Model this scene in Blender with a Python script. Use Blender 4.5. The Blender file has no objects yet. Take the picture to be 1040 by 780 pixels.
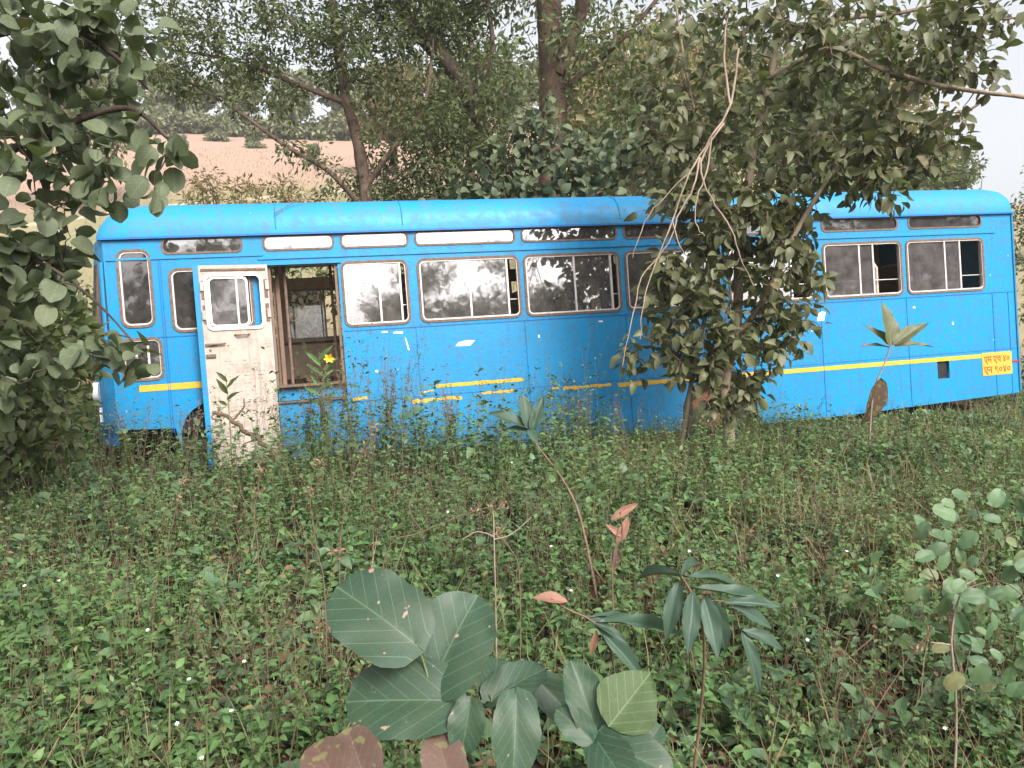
import bpy, bmesh, math, random
import numpy as np
from mathutils import Vector, Matrix
rng = np.random.default_rng(7)
random.seed(7)
C = bpy.context.scene.collection
sc = bpy.context.scene
R_ = math.radians

# ------------------------------------------------------------------ camera
PITCH = R_(2.0); FOC = 800.0; EYE = np.array([0, 0, 1.5])
RT = np.array([1.0, 0, 0]); FW = np.array([0, math.cos(PITCH), -math.sin(PITCH)]); UP = np.array([0, math.sin(PITCH), math.cos(PITCH)])
cd = bpy.data.cameras.new('camera'); cam = bpy.data.objects.new('camera', cd); C.objects.link(cam)
cd.sensor_width = 36; cd.lens = 36 * FOC / 1040; cd.clip_end = 2000; cd.clip_start = 0.05
cam.location = EYE; cam.rotation_euler = (math.pi / 2 - PITCH, 0, 0)
sc.camera = cam

def at(px, py, Y):
    """a real place: the point at depth Y metres seen in that direction from where the photographer stood"""
    r = RT * (px - 520) / FOC + UP * (390 - py) / FOC + FW
    return EYE + r * (Y / r[1])

def gz(x, y):
    x = np.asarray(x, float); y = np.asarray(y, float)
    yy = np.clip(y, -3, 13)
    z = 0.06 * yy + 0.03 * np.clip(x, -12, 12)
    s = 0.36 - 0.13 * np.clip((x - 6) / 40, 0, 1)
    t = np.clip(y - 14, 0, None)
    t = np.where(t < 6, t * t / 12, t - 3)
    t = np.where(t > 95, 95 + (t - 95) * 0.12, t)
    z = z + s * t
    z = z + 0.03 * np.sin(x * 1.7 + .4) * np.sin(y * 1.3) + 0.02 * np.sin(x * 3.9 + y * 2.7)
    z = z + np.where(y > 20, 0.5 * np.sin(x * .11 + y * .07), 0) * np.clip((y - 20) / 10, 0, 1)
    z = z + 0.55 * np.exp(-((y - 46 - x * .55) / 1.6) ** 2)
    return z

# ------------------------------------------------------------------ object helpers
def prop(o, label=None, cat=None, group=None, kind=None):
    if label: o['label'] = label
    if cat: o['category'] = cat
    if group: o['group'] = group
    if kind: o['kind'] = kind
    return o

def empty(name, loc=(0, 0, 0)):
    o = bpy.data.objects.new(name, None); C.objects.link(o); o.location = tuple(loc); o.empty_display_size = .2
    return o

def link(name, me, mat, parent=None, smooth=False):
    o = bpy.data.objects.new(name, me); C.objects.link(o)
    if mat is not None: me.materials.append(mat)
    if parent is not None: o.parent = parent
    if smooth: me.polygons.foreach_set('use_smooth', [True] * len(me.polygons))
    return o

def mesh_np(name, V, Fs, tint=None, uv=None, offset=None):
    """V (n,3); Fs list of int arrays (m,3) or (m,4)"""
    V = np.asarray(V, np.float64)
    if offset is not None: V = V - np.asarray(offset)
    me = bpy.data.meshes.new(name)
    Fs = [np.asarray(f, np.int32) for f in Fs if len(f)]
    nl = sum(f.size for f in Fs); nf = sum(len(f) for f in Fs)
    me.vertices.add(len(V)); me.vertices.foreach_set('co', V.astype(np.float32).ravel())
    me.loops.add(nl); me.polygons.add(nf)
    me.loops.foreach_set('vertex_index', np.concatenate([f.ravel() for f in Fs]))
    tot = np.concatenate([np.full(len(f), f.shape[1], np.int32) for f in Fs])
    st = np.concatenate([[0], np.cumsum(tot)[:-1]]).astype(np.int32)
    me.polygons.foreach_set('loop_start', st)
    try: me.polygons.foreach_set('loop_total', tot)
    except Exception: pass
    me.update(calc_edges=True)
    if tint is not None:
        a = me.attributes.new('tint', 'FLOAT', 'POINT'); a.data.foreach_set('value', np.asarray(tint, np.float32))
    if uv is not None:
        a = me.attributes.new('luv', 'FLOAT_VECTOR', 'POINT'); a.data.foreach_set('vector', np.asarray(uv, np.float32).ravel())
    return me

class MB:
    """collects solids into one mesh"""
    def __init__(s): s.v = []; s.f = []
    def add(s, V, F):
        b = len(s.v); s.v += [tuple(map(float, q)) for q in V]; s.f += [tuple(i + b for i in f) for f in F]; return s
    def box(s, x0, x1, y0, y1, z0, z1):
        V = [(x, y, z) for z in (z0, z1) for y in (y0, y1) for x in (x0, x1)]
        return s.add(V, [(0, 2, 3, 1), (4, 5, 7, 6), (0, 1, 5, 4), (2, 6, 7, 3), (0, 4, 6, 2), (1, 3, 7, 5)])
    def tube(s, pts, rad, n=6):
        V, F = tube(pts, rad, n)
        return s.add(V, [tuple(int(i) for i in f) for f in F])
    def disc(s, c, r, axis, th, n=24, rin=0):
        c = np.array(c, float); ax = np.array(axis, float); ax /= np.linalg.norm(ax)
        a = np.cross(ax, (0, 0, 1)) if abs(ax[2]) < .9 else np.cross(ax, (1, 0, 0)); a /= np.linalg.norm(a); b = np.cross(ax, a)
        V = []; F = []
        for h in (-th / 2, th / 2):
            for rr in ((r, rin) if rin else (r,)):
                for k in range(n):
                    t = 2 * math.pi * k / n; V.append(c + ax * h + (a * math.cos(t) + b * math.sin(t)) * rr)
        if rin:
            for k in range(n):
                j = (k + 1) % n; o, i_, O, I = 0, n, 2 * n, 3 * n
                F += [(o + k, o + j, O + j, O + k), (i_ + k, I + k, I + j, i_ + j), (o + k, i_ + k, i_ + j, o + j), (O + k, O + j, I + j, I + k)]
        else:
            F = [tuple(range(n)), tuple(range(2 * n - 1, n - 1, -1))] + [(k, (k + 1) % n, n + (k + 1) % n, n + k) for k in range(n)]
        return s.add(V, F)
    def build(s, name, mat, parent=None, smooth=False, bevel=0):
        me = bpy.data.meshes.new(name); me.from_pydata(s.v, [], s.f); me.update()
        bm = bmesh.new(); bm.from_mesh(me); bmesh.ops.recalc_face_normals(bm, faces=bm.faces)
        if bevel: bmesh.ops.bevel(bm, geom=bm.edges[:], offset=bevel, segments=2, affect='EDGES', profile=.5)
        bm.to_mesh(me); bm.free()
        return link(name, me, mat, parent, smooth)

def tube(pts, rad, n=6):
    P = np.asarray(pts, float); m = len(P); rad = np.broadcast_to(np.asarray(rad, float), (m,)) if np.ndim(rad) == 0 or len(np.atleast_1d(rad)) == m else np.linspace(rad[0], rad[1], m)
    T = np.gradient(P, axis=0); T /= np.linalg.norm(T, axis=1)[:, None] + 1e-9
    ref = np.array([0.0, 0.0, 1.0]) if abs(T[0, 2]) < .9 else np.array([1.0, 0, 0])
    A = np.cross(T, ref); bad = np.linalg.norm(A, axis=1) < .05; A[bad] = np.cross(T[bad], [0, 1, 0.1]); A /= np.linalg.norm(A, axis=1)[:, None]
    for i in range(1, m):
        a = A[i - 1] - T[i] * A[i - 1].dot(T[i]); l = np.linalg.norm(a)
        if l > 1e-4: A[i] = a / l
    B = np.cross(T, A)
    ang = np.arange(n) * 2 * math.pi / n
    V = (P[:, None] + rad[:, None, None] * (np.cos(ang)[None, :, None] * A[:, None] + np.sin(ang)[None, :, None] * B[:, None])).reshape(-1, 3)
    i = np.arange(m - 1)[:, None] * n; k = np.arange(n)[None]; k2 = (k + 1) % n
    F = np.stack([i + k, i + k2, i + n + k2, i + n + k], -1).reshape(-1, 4)
    return V, F

def smooth_path(pts, n=4):
    P = np.asarray(pts, float)
    if len(P) < 3:
        return np.array([P[0] + (P[-1] - P[0]) * t for t in np.linspace(0, 1, n + 1)])
    out = []
    for i in range(len(P) - 1):
        p0 = P[max(i - 1, 0)]; p1 = P[i]; p2 = P[i + 1]; p3 = P[min(i + 2, len(P) - 1)]
        for t in np.arange(n) / n:
            out.append(.5 * ((2 * p1) + (-p0 + p2) * t + (2 * p0 - 5 * p1 + 4 * p2 - p3) * t * t + (-p0 + 3 * p1 - 3 * p2 + p3) * t ** 3))
    out.append(P[-1]); return np.array(out)

# ------------------------------------------------------------------ leaves
def template(kind, n=5):
    t = np.linspace(0, 1, n)
    if kind == 'round': w = np.sqrt(np.clip(1 - (2 * (t - .5)) ** 2, 0, 1)) ** .85; w[0] = .22; w[-1] = .12; w = np.maximum(w, .1)
    elif kind == 'ovate': w = np.interp(t, [0, .12, .35, .7, .9, 1], [.10, .72, 1, .74, .38, .04])
    elif kind == 'lance': w = np.interp(t, [0, .15, .45, .8, 1], [.08, .7, 1, .55, .03])
    elif kind == 'blade': w = np.interp(t, [0, .3, 1], [.8, 1, .03])
    V = []; UV = []
    for i in range(n):
        z = -.30 * t[i] ** 2 + .06
        for u in (-1, 0, 1):
            V.append((u * w[i], t[i], z - (.06 if i == 0 else 0))); UV.append((u * w[i], t[i], w[i]))
    F = []
    for i in range(n - 1):
        a = i * 3
        F += [(a, a + 1, a + 4, a + 3), (a + 1, a + 2, a + 5, a + 4)]
    return np.array(V), np.array(F), np.array(UV)

def norm(a): return a / (np.linalg.norm(a, axis=-1, keepdims=True) + 1e-9)

def leaf_arrays(P, D, N, L, W, tint, tpl):
    TV, TF, TU = tpl
    D = norm(D); N = norm(N - D * np.sum(N * D, -1, keepdims=True)); S = np.cross(D, N)
    L = np.broadcast_to(L, (len(P),)); W = np.broadcast_to(W, (len(P),))
    curl = rng.uniform(.2, 1.6, len(P)); fold = rng.uniform(.2, 2.2, len(P))
    z = TV[None, :, 2] * curl[:, None] + np.abs(TV[None, :, 0]) * (.16 * fold * W / L)[:, None]
    V = P[:, None] + D[:, None] * (TV[None, :, 1] * L[:, None])[..., None] + S[:, None] * (TV[None, :, 0] * W[:, None] / 2)[..., None] + N[:, None] * (z * L[:, None])[..., None]
    F = (TF[None] + (np.arange(len(P)) * len(TV))[:, None, None]).reshape(-1, 4)
    return V.reshape(-1, 3), F, np.repeat(tint, len(TV)), np.tile(TU, (len(P), 1))

def rdir(n, zmin=-1, zmax=1):
    a = rng.uniform(0, 2 * math.pi, n); z = rng.uniform(zmin, zmax, n); r = np.sqrt(1 - z * z)
    return np.stack([np.cos(a) * r, np.sin(a) * r, z], -1)

# ------------------------------------------------------------------ materials
def mat(name):
    m = bpy.data.materials.new(name); m.use_nodes = True; nt = m.node_tree; nt.nodes.clear()
    o = nt.nodes.new('ShaderNodeOutputMaterial'); return m, nt, o
def N(nt, t, **k):
    n = nt.nodes.new(t)
    for a, b in k.items():
        if a.startswith('_'): setattr(n, a[1:], b)
        else: n.inputs[a.replace('__', ' ')].default_value = b
    return n
def ramp(nt, stops, fac=None, interp='LINEAR'):
    n = nt.nodes.new('ShaderNodeValToRGB'); n.color_ramp.interpolation = interp; e = n.color_ramp.elements
    while len(e) > 1: e.remove(e[-1])
    for i, (p, c) in enumerate(stops):
        q = e[0] if i == 0 else e.new(p); q.position = p
        q.color = (*c, 1) if np.ndim(c) else (c, c, c, 1)
    if fac is not None: nt.links.new(fac, n.inputs[0])
    return n
def noise(nt, scale, detail=4, rough=.55, coord='Object', vec=None, dist=0):
    n = nt.nodes.new('ShaderNodeTexNoise'); n.inputs['Scale'].default_value = scale; n.inputs['Detail'].default_value = detail
    n.inputs['Roughness'].default_value = rough; n.inputs['Distortion'].default_value = dist
    if vec is None:
        tc = nt.nodes.new('ShaderNodeTexCoord'); vec = tc.outputs[coord]
    nt.links.new(vec, n.inputs['Vector']); return n
def mix(nt, fac, a, b, mode='MIX'):
    n = nt.nodes.new('ShaderNodeMix'); n.data_type = 'RGBA'; n.blend_type = mode
    for s, v in ((0, fac), (6, a), (7, b)):
        if hasattr(v, 'links') or hasattr(v, 'is_linked'): nt.links.new(v, n.inputs[s])
        else: n.inputs[s].default_value = v if s == 0 else (*v, 1)
    return n.outputs[2]
def bsdf(nt, o, col, rough=.6, spec=.5, bump=None, bstr=.3, metal=0, bdist=.01):
    b = nt.nodes.new('ShaderNodeBsdfPrincipled'); b.inputs['Specular IOR Level'].default_value = spec; b.inputs['Metallic'].default_value = metal
    if hasattr(col, 'is_linked'): nt.links.new(col, b.inputs['Base Color'])
    else: b.inputs['Base Color'].default_value = (*col, 1)
    if hasattr(rough, 'is_linked'): nt.links.new(rough, b.inputs['Roughness'])
    else: b.inputs['Roughness'].default_value = rough
    if bump is not None:
        bp = nt.nodes.new('ShaderNodeBump'); bp.inputs['Strength'].default_value = bstr; bp.inputs['Distance'].default_value = bdist
        nt.links.new(bump, bp.inputs['Height']); nt.links.new(bp.outputs[0], b.inputs['Normal'])
    nt.links.new(b.outputs[0], o.inputs[0]); return b

def leaf_mat(name, stops, rough=.5, transl=.25, veins=False, veincol=(.3, .38, .2), spots=None):
    m, nt, o = mat(name)
    at_ = nt.nodes.new('ShaderNodeAttribute'); at_.attribute_name = 'tint'
    r = ramp(nt, stops, at_.outputs['Fac'])
    col = r.outputs[0]
    nz = noise(nt, 14 if veins else 5, 3); col = mix(nt, .35, col, mix(nt, nz.outputs[0], tuple(c * .55 for c in stops[0][1]), stops[-1][1]))
    bump = None
    if veins:
        uv = nt.nodes.new('ShaderNodeAttribute'); uv.attribute_name = 'luv'
        sp = nt.nodes.new('ShaderNodeSeparateXYZ'); nt.links.new(uv.outputs['Vector'], sp.inputs[0])
        ab = N(nt, 'ShaderNodeMath', _operation='ABSOLUTE'); nt.links.new(sp.outputs[0], ab.inputs[0])
        md = ramp(nt, [(0, .9), (.012, .6), (.03, 0.0)], ab.outputs[0])
        # side veins : sin( (v - .55|u|) * k )
        mm = N(nt, 'ShaderNodeMath', _operation='MULTIPLY'); nt.links.new(ab.outputs[0], mm.inputs[0]); mm.inputs[1].default_value = .5
        sb = N(nt, 'ShaderNodeMath', _operation='SUBTRACT'); nt.links.new(sp.outputs[1], sb.inputs[0]); nt.links.new(mm.outputs[0], sb.inputs[1])
        ml = N(nt, 'ShaderNodeMath', _operation='MULTIPLY'); nt.links.new(sb.outputs[0], ml.inputs[0]); ml.inputs[1].default_value = 34
        sn = N(nt, 'ShaderNodeMath', _operation='SINE'); nt.links.new(ml.outputs[0], sn.inputs[0])
        sv = ramp(nt, [(.95, 0.0), (1.0, .6)], sn.outputs[0])
        mx = N(nt, 'ShaderNodeMath', _operation='MAXIMUM'); nt.links.new(md.outputs[0], mx.inputs[0]); nt.links.new(sv.outputs[0], mx.inputs[1])
        n2 = noise(nt, 60, 3)
        col = mix(nt, .25, col, mix(nt, n2.outputs[0], tuple(c * .6 for c in stops[0][1]), tuple(c * 1.3 for c in stops[-1][1])))
        col = mix(nt, mx.outputs[0], col, mix(nt, .5, col, veincol))
        vo = N(nt, 'ShaderNodeTexVoronoi', _feature='DISTANCE_TO_EDGE'); vo.inputs['Scale'].default_value = 95; tc2 = nt.nodes.new('ShaderNodeTexCoord'); nt.links.new(tc2.outputs['Object'], vo.inputs['Vector'])
        ve = ramp(nt, [(0, .10), (.06, 0.0)], vo.outputs['Distance']); col = mix(nt, ve.outputs[0], col, veincol)
        n4 = noise(nt, 9, 4, .7); col = mix(nt, ramp(nt, [(.45, 0.0), (.7, .45)], n4.outputs[0]).outputs[0], col, (.05, .065, .028))
        bump = mx.outputs[0]
    if spots:
        n3 = noise(nt, spots[0], 2); sr = ramp(nt, [(spots[1], 0.0), (spots[1] + .03, 1.0)], n3.outputs[0])
        col = mix(nt, sr.outputs[0], col, spots[2])
    b = bsdf(nt, o, col, rough, .4, bump, -.5, bdist=.003)
    if transl:
        t = nt.nodes.new('ShaderNodeBsdfTranslucent'); tcol = mix(nt, .5, col, (.18, .25, .03)); nt.links.new(tcol, t.inputs[0])
        s = nt.nodes.new('ShaderNodeMixShader'); s.inputs[0].default_value = transl
        nt.links.new(b.outputs[0], s.inputs[1]); nt.links.new(t.outputs[0], s.inputs[2]); nt.links.new(s.outputs[0], o.inputs[0])
    return m

def simple(name, c1, c2, scale=8, rough=.7, spec=.3, bstr=.3, metal=0, detail=5, bdist=.01):
    m, nt, o = mat(name); nz = noise(nt, scale, detail, .6)
    r = ramp(nt, [(.3, c1), (.7, c2)], nz.outputs[0])
    bsdf(nt, o, r.outputs[0], rough, spec, nz.outputs[0], bstr, metal, bdist); return m

def bark_mat(name, c1, c2, sc_=1):
    m, nt, o = mat(name); tc = nt.nodes.new('ShaderNodeTexCoord'); mp = nt.nodes.new('ShaderNodeMapping'); mp.inputs['Scale'].default_value = (1, 1, .25)
    nt.links.new(tc.outputs['Object'], mp.inputs[0])
    n1 = noise(nt, 30 * sc_, 6, .65, vec=mp.outputs[0]); n2 = noise(nt, 3, 3)
    c = mix(nt, .35, ramp(nt, [(.3, c1), (.7, c2)], n1.outputs[0]).outputs[0], ramp(nt, [(.4, tuple(x * .6 for x in c1)), (.6, tuple(min(1, x * 1.3) for x in c2))], n2.outputs[0]).outputs[0])
    bsdf(nt, o, c, .9, .15, n1.outputs[0], .9, bdist=.02); return m

M = {}
M['butea'] = leaf_mat('leaf_round', [(0, (.055, .08, .048)), (.5, (.085, .12, .072)), (.85, (.125, .16, .10)), (1, (.165, .18, .09))], .6, .22, True)
M['big'] = leaf_mat('leaf_large', [(0, (.018, .048, .029)), (1, (.028, .068, .036))], .5, .12, True, (.16, .23, .13), (34, .70, (.30, .20, .15)))
M['bigy'] = leaf_mat('leaf_large_light', [(0, (.042, .078, .034)), (1, (.058, .105, .028))], .6, .2, True)
M['front'] = leaf_mat('leaf_ovate', [(0, (.045, .072, .036)), (.5, (.08, .122, .056)), (.85, (.125, .175, .078)), (.97, (.20, .19, .08)), (1, (.24, .17, .09))], .5, .25, True)
M['small'] = leaf_mat('leaf_small', [(0, (.038, .06, .026)), (.6, (.072, .108, .042)), (.9, (.13, .16, .055)), (1, (.17, .15, .05))], .55, .3)
M['mid'] = leaf_mat('leaf_mid', [(0, (.055, .088, .04)), (.6, (.10, .155, .065)), (.9, (.17, .23, .08)), (1, (.2, .17, .07))], .5, .3)
M['warm'] = leaf_mat('leaf_olive_painted_sun', [(0, (.12, .12, .05)), (.5, (.2, .18, .08)), (.85, (.3, .24, .11)), (1, (.42, .27, .15))], .6, .35)  # warm sunlight put into the leaf colour; the reddish shrub shares it
M['far'] = leaf_mat('leaf_far_painted_haze', [(0, (.16, .19, .11)), (.6, (.23, .26, .15)), (1, (.32, .31, .19))], .6, .3)  # paleness of distant haze mixed into the leaf colour
M['weed'] = leaf_mat('leaf_weed', [(0, (.04, .12, .038)), (.45, (.072, .205, .062)), (.85, (.13, .28, .085)), (.95, (.16, .2, .08)), (1, (.24, .2, .09))], .55, .25)
M['weed2'] = leaf_mat('leaf_weed_fine', [(0, (.05, .13, .042)), (.5, (.088, .22, .07)), (.85, (.15, .30, .09)), (1, (.26, .2, .11))], .55, .3)
M['weed3'] = leaf_mat('leaf_weed_broad', [(0, (.045, .115, .06)), (.5, (.075, .18, .09)), (.85, (.125, .24, .115)), (1, (.2, .19, .08))], .5, .2)
M['grass'] = leaf_mat('grass_blade', [(0, (.08, .12, .045)), (.5, (.14, .17, .07)), (.8, (.24, .22, .11)), (1, (.36, .28, .16))], .6, .25)
M['drygrass'] = leaf_mat('grass_dry', [(0, (.12, .07, .045)), (.5, (.22, .13, .085)), (1, (.36, .25, .16))], .7, .15)
M['litter'] = leaf_mat('leaf_litter', [(0, (.06, .035, .022)), (.6, (.13, .075, .045)), (1, (.24, .14, .085))], .8, .05)
M['brownleaf'] = leaf_mat('leaf_dead', [(0, (.06, .035, .027)), (1, (.115, .062, .045))], .65, .1, True, (.2, .12, .08), (28, .55, (.12, .11, .045)))
M['pinkleaf'] = leaf_mat('leaf_dry_pink', [(0, (.25, .11, .075)), (1, (.34, .18, .13))], .6, .2, True, (.4, .2, .15))
M['lance'] = leaf_mat('leaf_lance', [(0, (.035, .07, .045)), (1, (.065, .115, .08))], .5, .15)
M['white_petal'] = simple('white_petal', (.7, .7, .66), (.8, .8, .76), 20, .6)
M['yellow_petal'] = simple('yellow_petal', (.7, .42, .03), (.8, .55, .05), 20, .6)
M['bark'] = bark_mat('bark_brown', (.075, .05, .038), (.17, .115, .09))
M['barkdark'] = bark_mat('bark_dark', (.04, .03, .026), (.1, .075, .06))
M['barkpale'] = bark_mat('bark_pale', (.16, .12, .09), (.34, .27, .2))
M['twig'] = bark_mat('twig_grey', (.2, .15, .12), (.36, .28, .22))
M['stem'] = simple('stem_reddish', (.10, .065, .045), (.20, .13, .09), 20, .7)
M['gstem'] = simple('stem_green', (.09, .12, .05), (.18, .2, .09), 20, .6)

def paint(name, base, dirt=(.2, .17, .13), dirt_lo=.56, chip=None, rough=.27, bstr=.28, streak=True):
    m, nt, o = mat(name); tc = nt.nodes.new('ShaderNodeTexCoord')
    n1 = noise(nt, 1.3, 6, .6); n2 = noise(nt, 9, 6, .7); n3 = noise(nt, 45, 3, .6)
    mp = nt.nodes.new('ShaderNodeMapping'); mp.inputs['Scale'].default_value = (22, 22, 1.1); nt.links.new(tc.outputs['Object'], mp.inputs[0])
    n4 = noise(nt, 1, 5, .6, vec=mp.outputs[0])
    c = mix(nt, ramp(nt, [(.3, 0.0), (.75, .75)], n1.outputs[0]).outputs[0], base, (base[0] + .006, base[1] * .86, base[2] * .86))
    c = mix(nt, ramp(nt, [(dirt_lo, 0.0), (dirt_lo + .2, .45)], n2.outputs[0]).outputs[0], c, dirt)
    if streak: c = mix(nt, ramp(nt, [(.52, 0.0), (.75, .5)], n4.outputs[0]).outputs[0], c, dirt)
    n6 = noise(nt, .55, 5, .65); c = mix(nt, ramp(nt, [(.40, 0.0), (.62, .38)], n6.outputs[0]).outputs[0], c, (base[0] * .6 + .02, base[1] * .62 + .02, base[2] * .55 + .03))
    if streak:
        n7 = noise(nt, 28, 5, .75); c = mix(nt, ramp(nt, [(.66, 0.0), (.74, .7)], n7.outputs[0]).outputs[0], c, (dirt[0] * .8 + .05, dirt[1] * .6, dirt[2] * .4))
    if chip:
        n5 = noise(nt, 17, 4, .5); c = mix(nt, ramp(nt, [(chip[0], 0.0), (chip[0] + .01, 1.0)], n5.outputs[0]).outputs[0], c, chip[1])
    rr = ramp(nt, [(.3, rough), (.8, min(1, rough + .35))], n2.outputs[0])
    ad = N(nt, 'ShaderNodeMath', _operation='MULTIPLY_ADD'); nt.links.new(n1.outputs[0], ad.inputs[0]); ad.inputs[1].default_value = 6; nt.links.new(n3.outputs[0], ad.inputs[2])
    bsdf(nt, o, c, rr.outputs[0], .34, ad.outputs[0], bstr, bdist=.006); return m
BLUE = (.001, .25, .55)
M['blue'] = paint('blue_paint', BLUE, (.06, .10, .14), .45, (.742, (.4, .5, .6)))
M['blueroof'] = paint('blue_roof_paint', (.003, .26, .55), (.11, .12, .13), .44, (.76, (.3, .3, .32)), .38, .2)
M['bluedark'] = paint('blue_inner_paint', (.004, .15, .45), (.05, .06, .08), .5)
M['yellow'] = paint('yellow_paint', (.70, .42, .03), (.35, .2, .05), .6, (.68, (.02, .2, .55)), .5, .05, False)
M['plate'] = paint('yellow_plate_paint', (.72, .38, .05), (.45, .26, .07), .6, None, .5, .05, False)
M['cream'] = paint('cream_door_paint', (.45, .40, .35), (.15, .11, .08), .48, (.70, (.12, .08, .06)), .55, .2)
M['inner'] = paint('inner_beige_paint', (.74, .62, .5), (.3, .2, .14), .5, None, .7, .2)
M['innerdark'] = paint('inner_brown_paint', (.22, .155, .115), (.10, .065, .045), .5, None, .7, .2)
M['alu'] = simple('white_aluminium', (.50, .46, .44), (.68, .64, .62), 25, .4, .5, .1, .2)
M['rust'] = simple('rubber_rusty', (.10, .065, .05), (.22, .15, .12), 40, .8, .2, .4)
M['black'] = simple('black_void', (.01, .01, .012), (.02, .02, .022), 10, .6)
M['tyre'] = simple('tyre_rubber', (.02, .02, .02), (.06, .05, .04), 12, .85)
M['rim'] = simple('rim_rust', (.12, .06, .04), (.25, .13, .08), 12, .8)
M['seat'] = simple('seat_rexine', (.13, .10, .085), (.22, .17, .13), 6, .6)
M['seatedge'] = simple('seat_edge_beige', (.4, .34, .27), (.55, .48, .38), 8, .6)
M['white'] = simple('white_scrape', (.6, .6, .6), (.8, .8, .8), 30, .6)
M['ink'] = simple('plate_lettering', (.16, .08, .02), (.30, .16, .03), 60, .7)
M['pencil'] = simple('faint_writing', (.14, .11, .09), (.28, .23, .2), 60, .8)
M['lampred'] = simple('red_lens', (.4, .02, .02), (.55, .04, .04), 30, .2)
M['orange'] = simple('orange_reflector', (.6, .2, .03), (.7, .28, .05), 30, .4)
M['lamp'] = simple('lamp_glass', (.5, .52, .55), (.7, .7, .72), 30, .15, .8)

def glass(name, dust=.16, tint=(.55, .55, .56), fac=.3, dustcol=(.42, .38, .38)):
    m, nt, o = mat(name)
    tr = N(nt, 'ShaderNodeBsdfTransparent'); tr.inputs[0].default_value = (*tint, 1)
    gl = N(nt, 'ShaderNodeBsdfGlossy'); gl.inputs['Roughness'].default_value = .03; gl.inputs[0].default_value = (.95, .93, .96, 1)
    nz = noise(nt, 2.2, 3); bp = N(nt, 'ShaderNodeBump'); bp.inputs['Strength'].default_value = .05; bp.inputs['Distance'].default_value = .02
    nt.links.new(nz.outputs[0], bp.inputs['Height']); nt.links.new(bp.outputs[0], gl.inputs['Normal'])
    lw = N(nt, 'ShaderNodeFresnel'); lw.inputs[0].default_value = 1.5
    ad = N(nt, 'ShaderNodeMath', _operation='ADD'); nt.links.new(lw.outputs[0], ad.inputs[0]); ad.inputs[1].default_value = fac; ad.use_clamp = True
    s = nt.nodes.new('ShaderNodeMixShader'); nt.links.new(ad.outputs[0], s.inputs[0]); nt.links.new(tr.outputs[0], s.inputs[1]); nt.links.new(gl.outputs[0], s.inputs[2])
    df = N(nt, 'ShaderNodeBsdfDiffuse'); df.inputs[0].default_value = (*dustcol, 1)
    n2 = noise(nt, 6, 6, .7); dr = ramp(nt, [(.25, dust * .3), (.75, dust * 2.0)], n2.outputs[0])
    s2 = nt.nodes.new('ShaderNodeMixShader'); nt.links.new(dr.outputs[0], s2.inputs[0]); nt.links.new(s.outputs[0], s2.inputs[1]); nt.links.new(df.outputs[0], s2.inputs[2])
    nt.links.new(s2.outputs[0], o.inputs[0]); return m
M['glass'] = glass('dusty_glass', .10, (.40, .40, .42), .25)
M['glassmid'] = glass('dusty_upper_glass', .07, (.35, .35, .37), .25)
M['glass2'] = glass('clearer_glass', .12, (.5, .51, .52), .05)
M['glassdk'] = glass('tinted_glass', .07, (.3, .31, .33), .07)

# ------------------------------------------------------------------ the ground
def grid_axis(segs):
    out = []
    for a, b, s in segs: out += list(np.arange(a, b, s))
    return np.array(out + [segs[-1][1]])
gx = grid_axis([(-220, -60, 20), (-60, -12, 2), (-12, 12, .25), (12, 60, 2), (60, 220, 20)])
gy = grid_axis([(-200, -40, 20), (-40, -3, 2), (-3, 14, .25), (14, 30, .8), (30, 130, 2), (130, 255, 25)])
GX, GY = np.meshgrid(gx, gy); GZ = gz(GX, GY)
V = np.stack([GX, GY, GZ], -1).reshape(-1, 3); nx = len(gx); ny = len(gy)
i, j = np.meshgrid(np.arange(nx - 1), np.arange(ny - 1)); a = (j * nx + i).ravel()
F = np.stack([a, a + 1, a + nx + 1, a + nx], -1)
m, nt, o = mat('ground_soil_and_field')
tc = nt.nodes.new('ShaderNodeTexCoord'); sp = nt.nodes.new('ShaderNodeSeparateXYZ'); nt.links.new(tc.outputs['Object'], sp.inputs[0])
n1 = noise(nt, 7, 8, .7); n2 = noise(nt, .09, 5, .6); n3 = noise(nt, 1.2, 6, .7)
soil = ramp(nt, [(.3, (.035, .025, .018)), (.6, (.085, .058, .038)), (.8, (.14, .10, .06))], n1.outputs[0]).outputs[0]
field = ramp(nt, [(.35, (.28, .22, .14)), (.48, (.22, .215, .12)), (.58, (.15, .18, .09)), (.75, (.27, .23, .14))], n2.outputs[0]).outputs[0]
field = mix(nt, .4, field, ramp(nt, [(.3, (.17, .14, .08)), (.7, (.38, .27, .19))], n3.outputs[0]).outputs[0])
# bund of bare earth across the field
mu = N(nt, 'ShaderNodeMath', _operation='MULTIPLY_ADD'); nt.links.new(sp.outputs[0], mu.inputs[0]); mu.inputs[1].default_value = -.55; nt.links.new(sp.outputs[1], mu.inputs[2])
bu = ramp(nt, [(.455, 0.0), (.462, 1.0), (.478, 1.0), (.486, 0.0)])
dv = N(nt, 'ShaderNodeMath', _operation='DIVIDE'); nt.links.new(mu.outputs[0], dv.inputs[0]); dv.inputs[1].default_value = 100; nt.links.new(dv.outputs[0], bu.inputs[0])
field = mix(nt, bu.outputs[0], field, (.46, .36, .28))
up = ramp(nt, [(.50, 0.0), (.58, 1.0)]); nt.links.new(dv.outputs[0], up.inputs[0])
field = mix(nt, up.outputs[0], field, mix(nt, n3.outputs[0], (.30, .20, .15), (.38, .26, .21)))
mr = N(nt, 'ShaderNodeMapRange'); nt.links.new(sp.outputs[1], mr.inputs[0]); mr.inputs[1].default_value = 12; mr.inputs[2].default_value = 19
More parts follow.
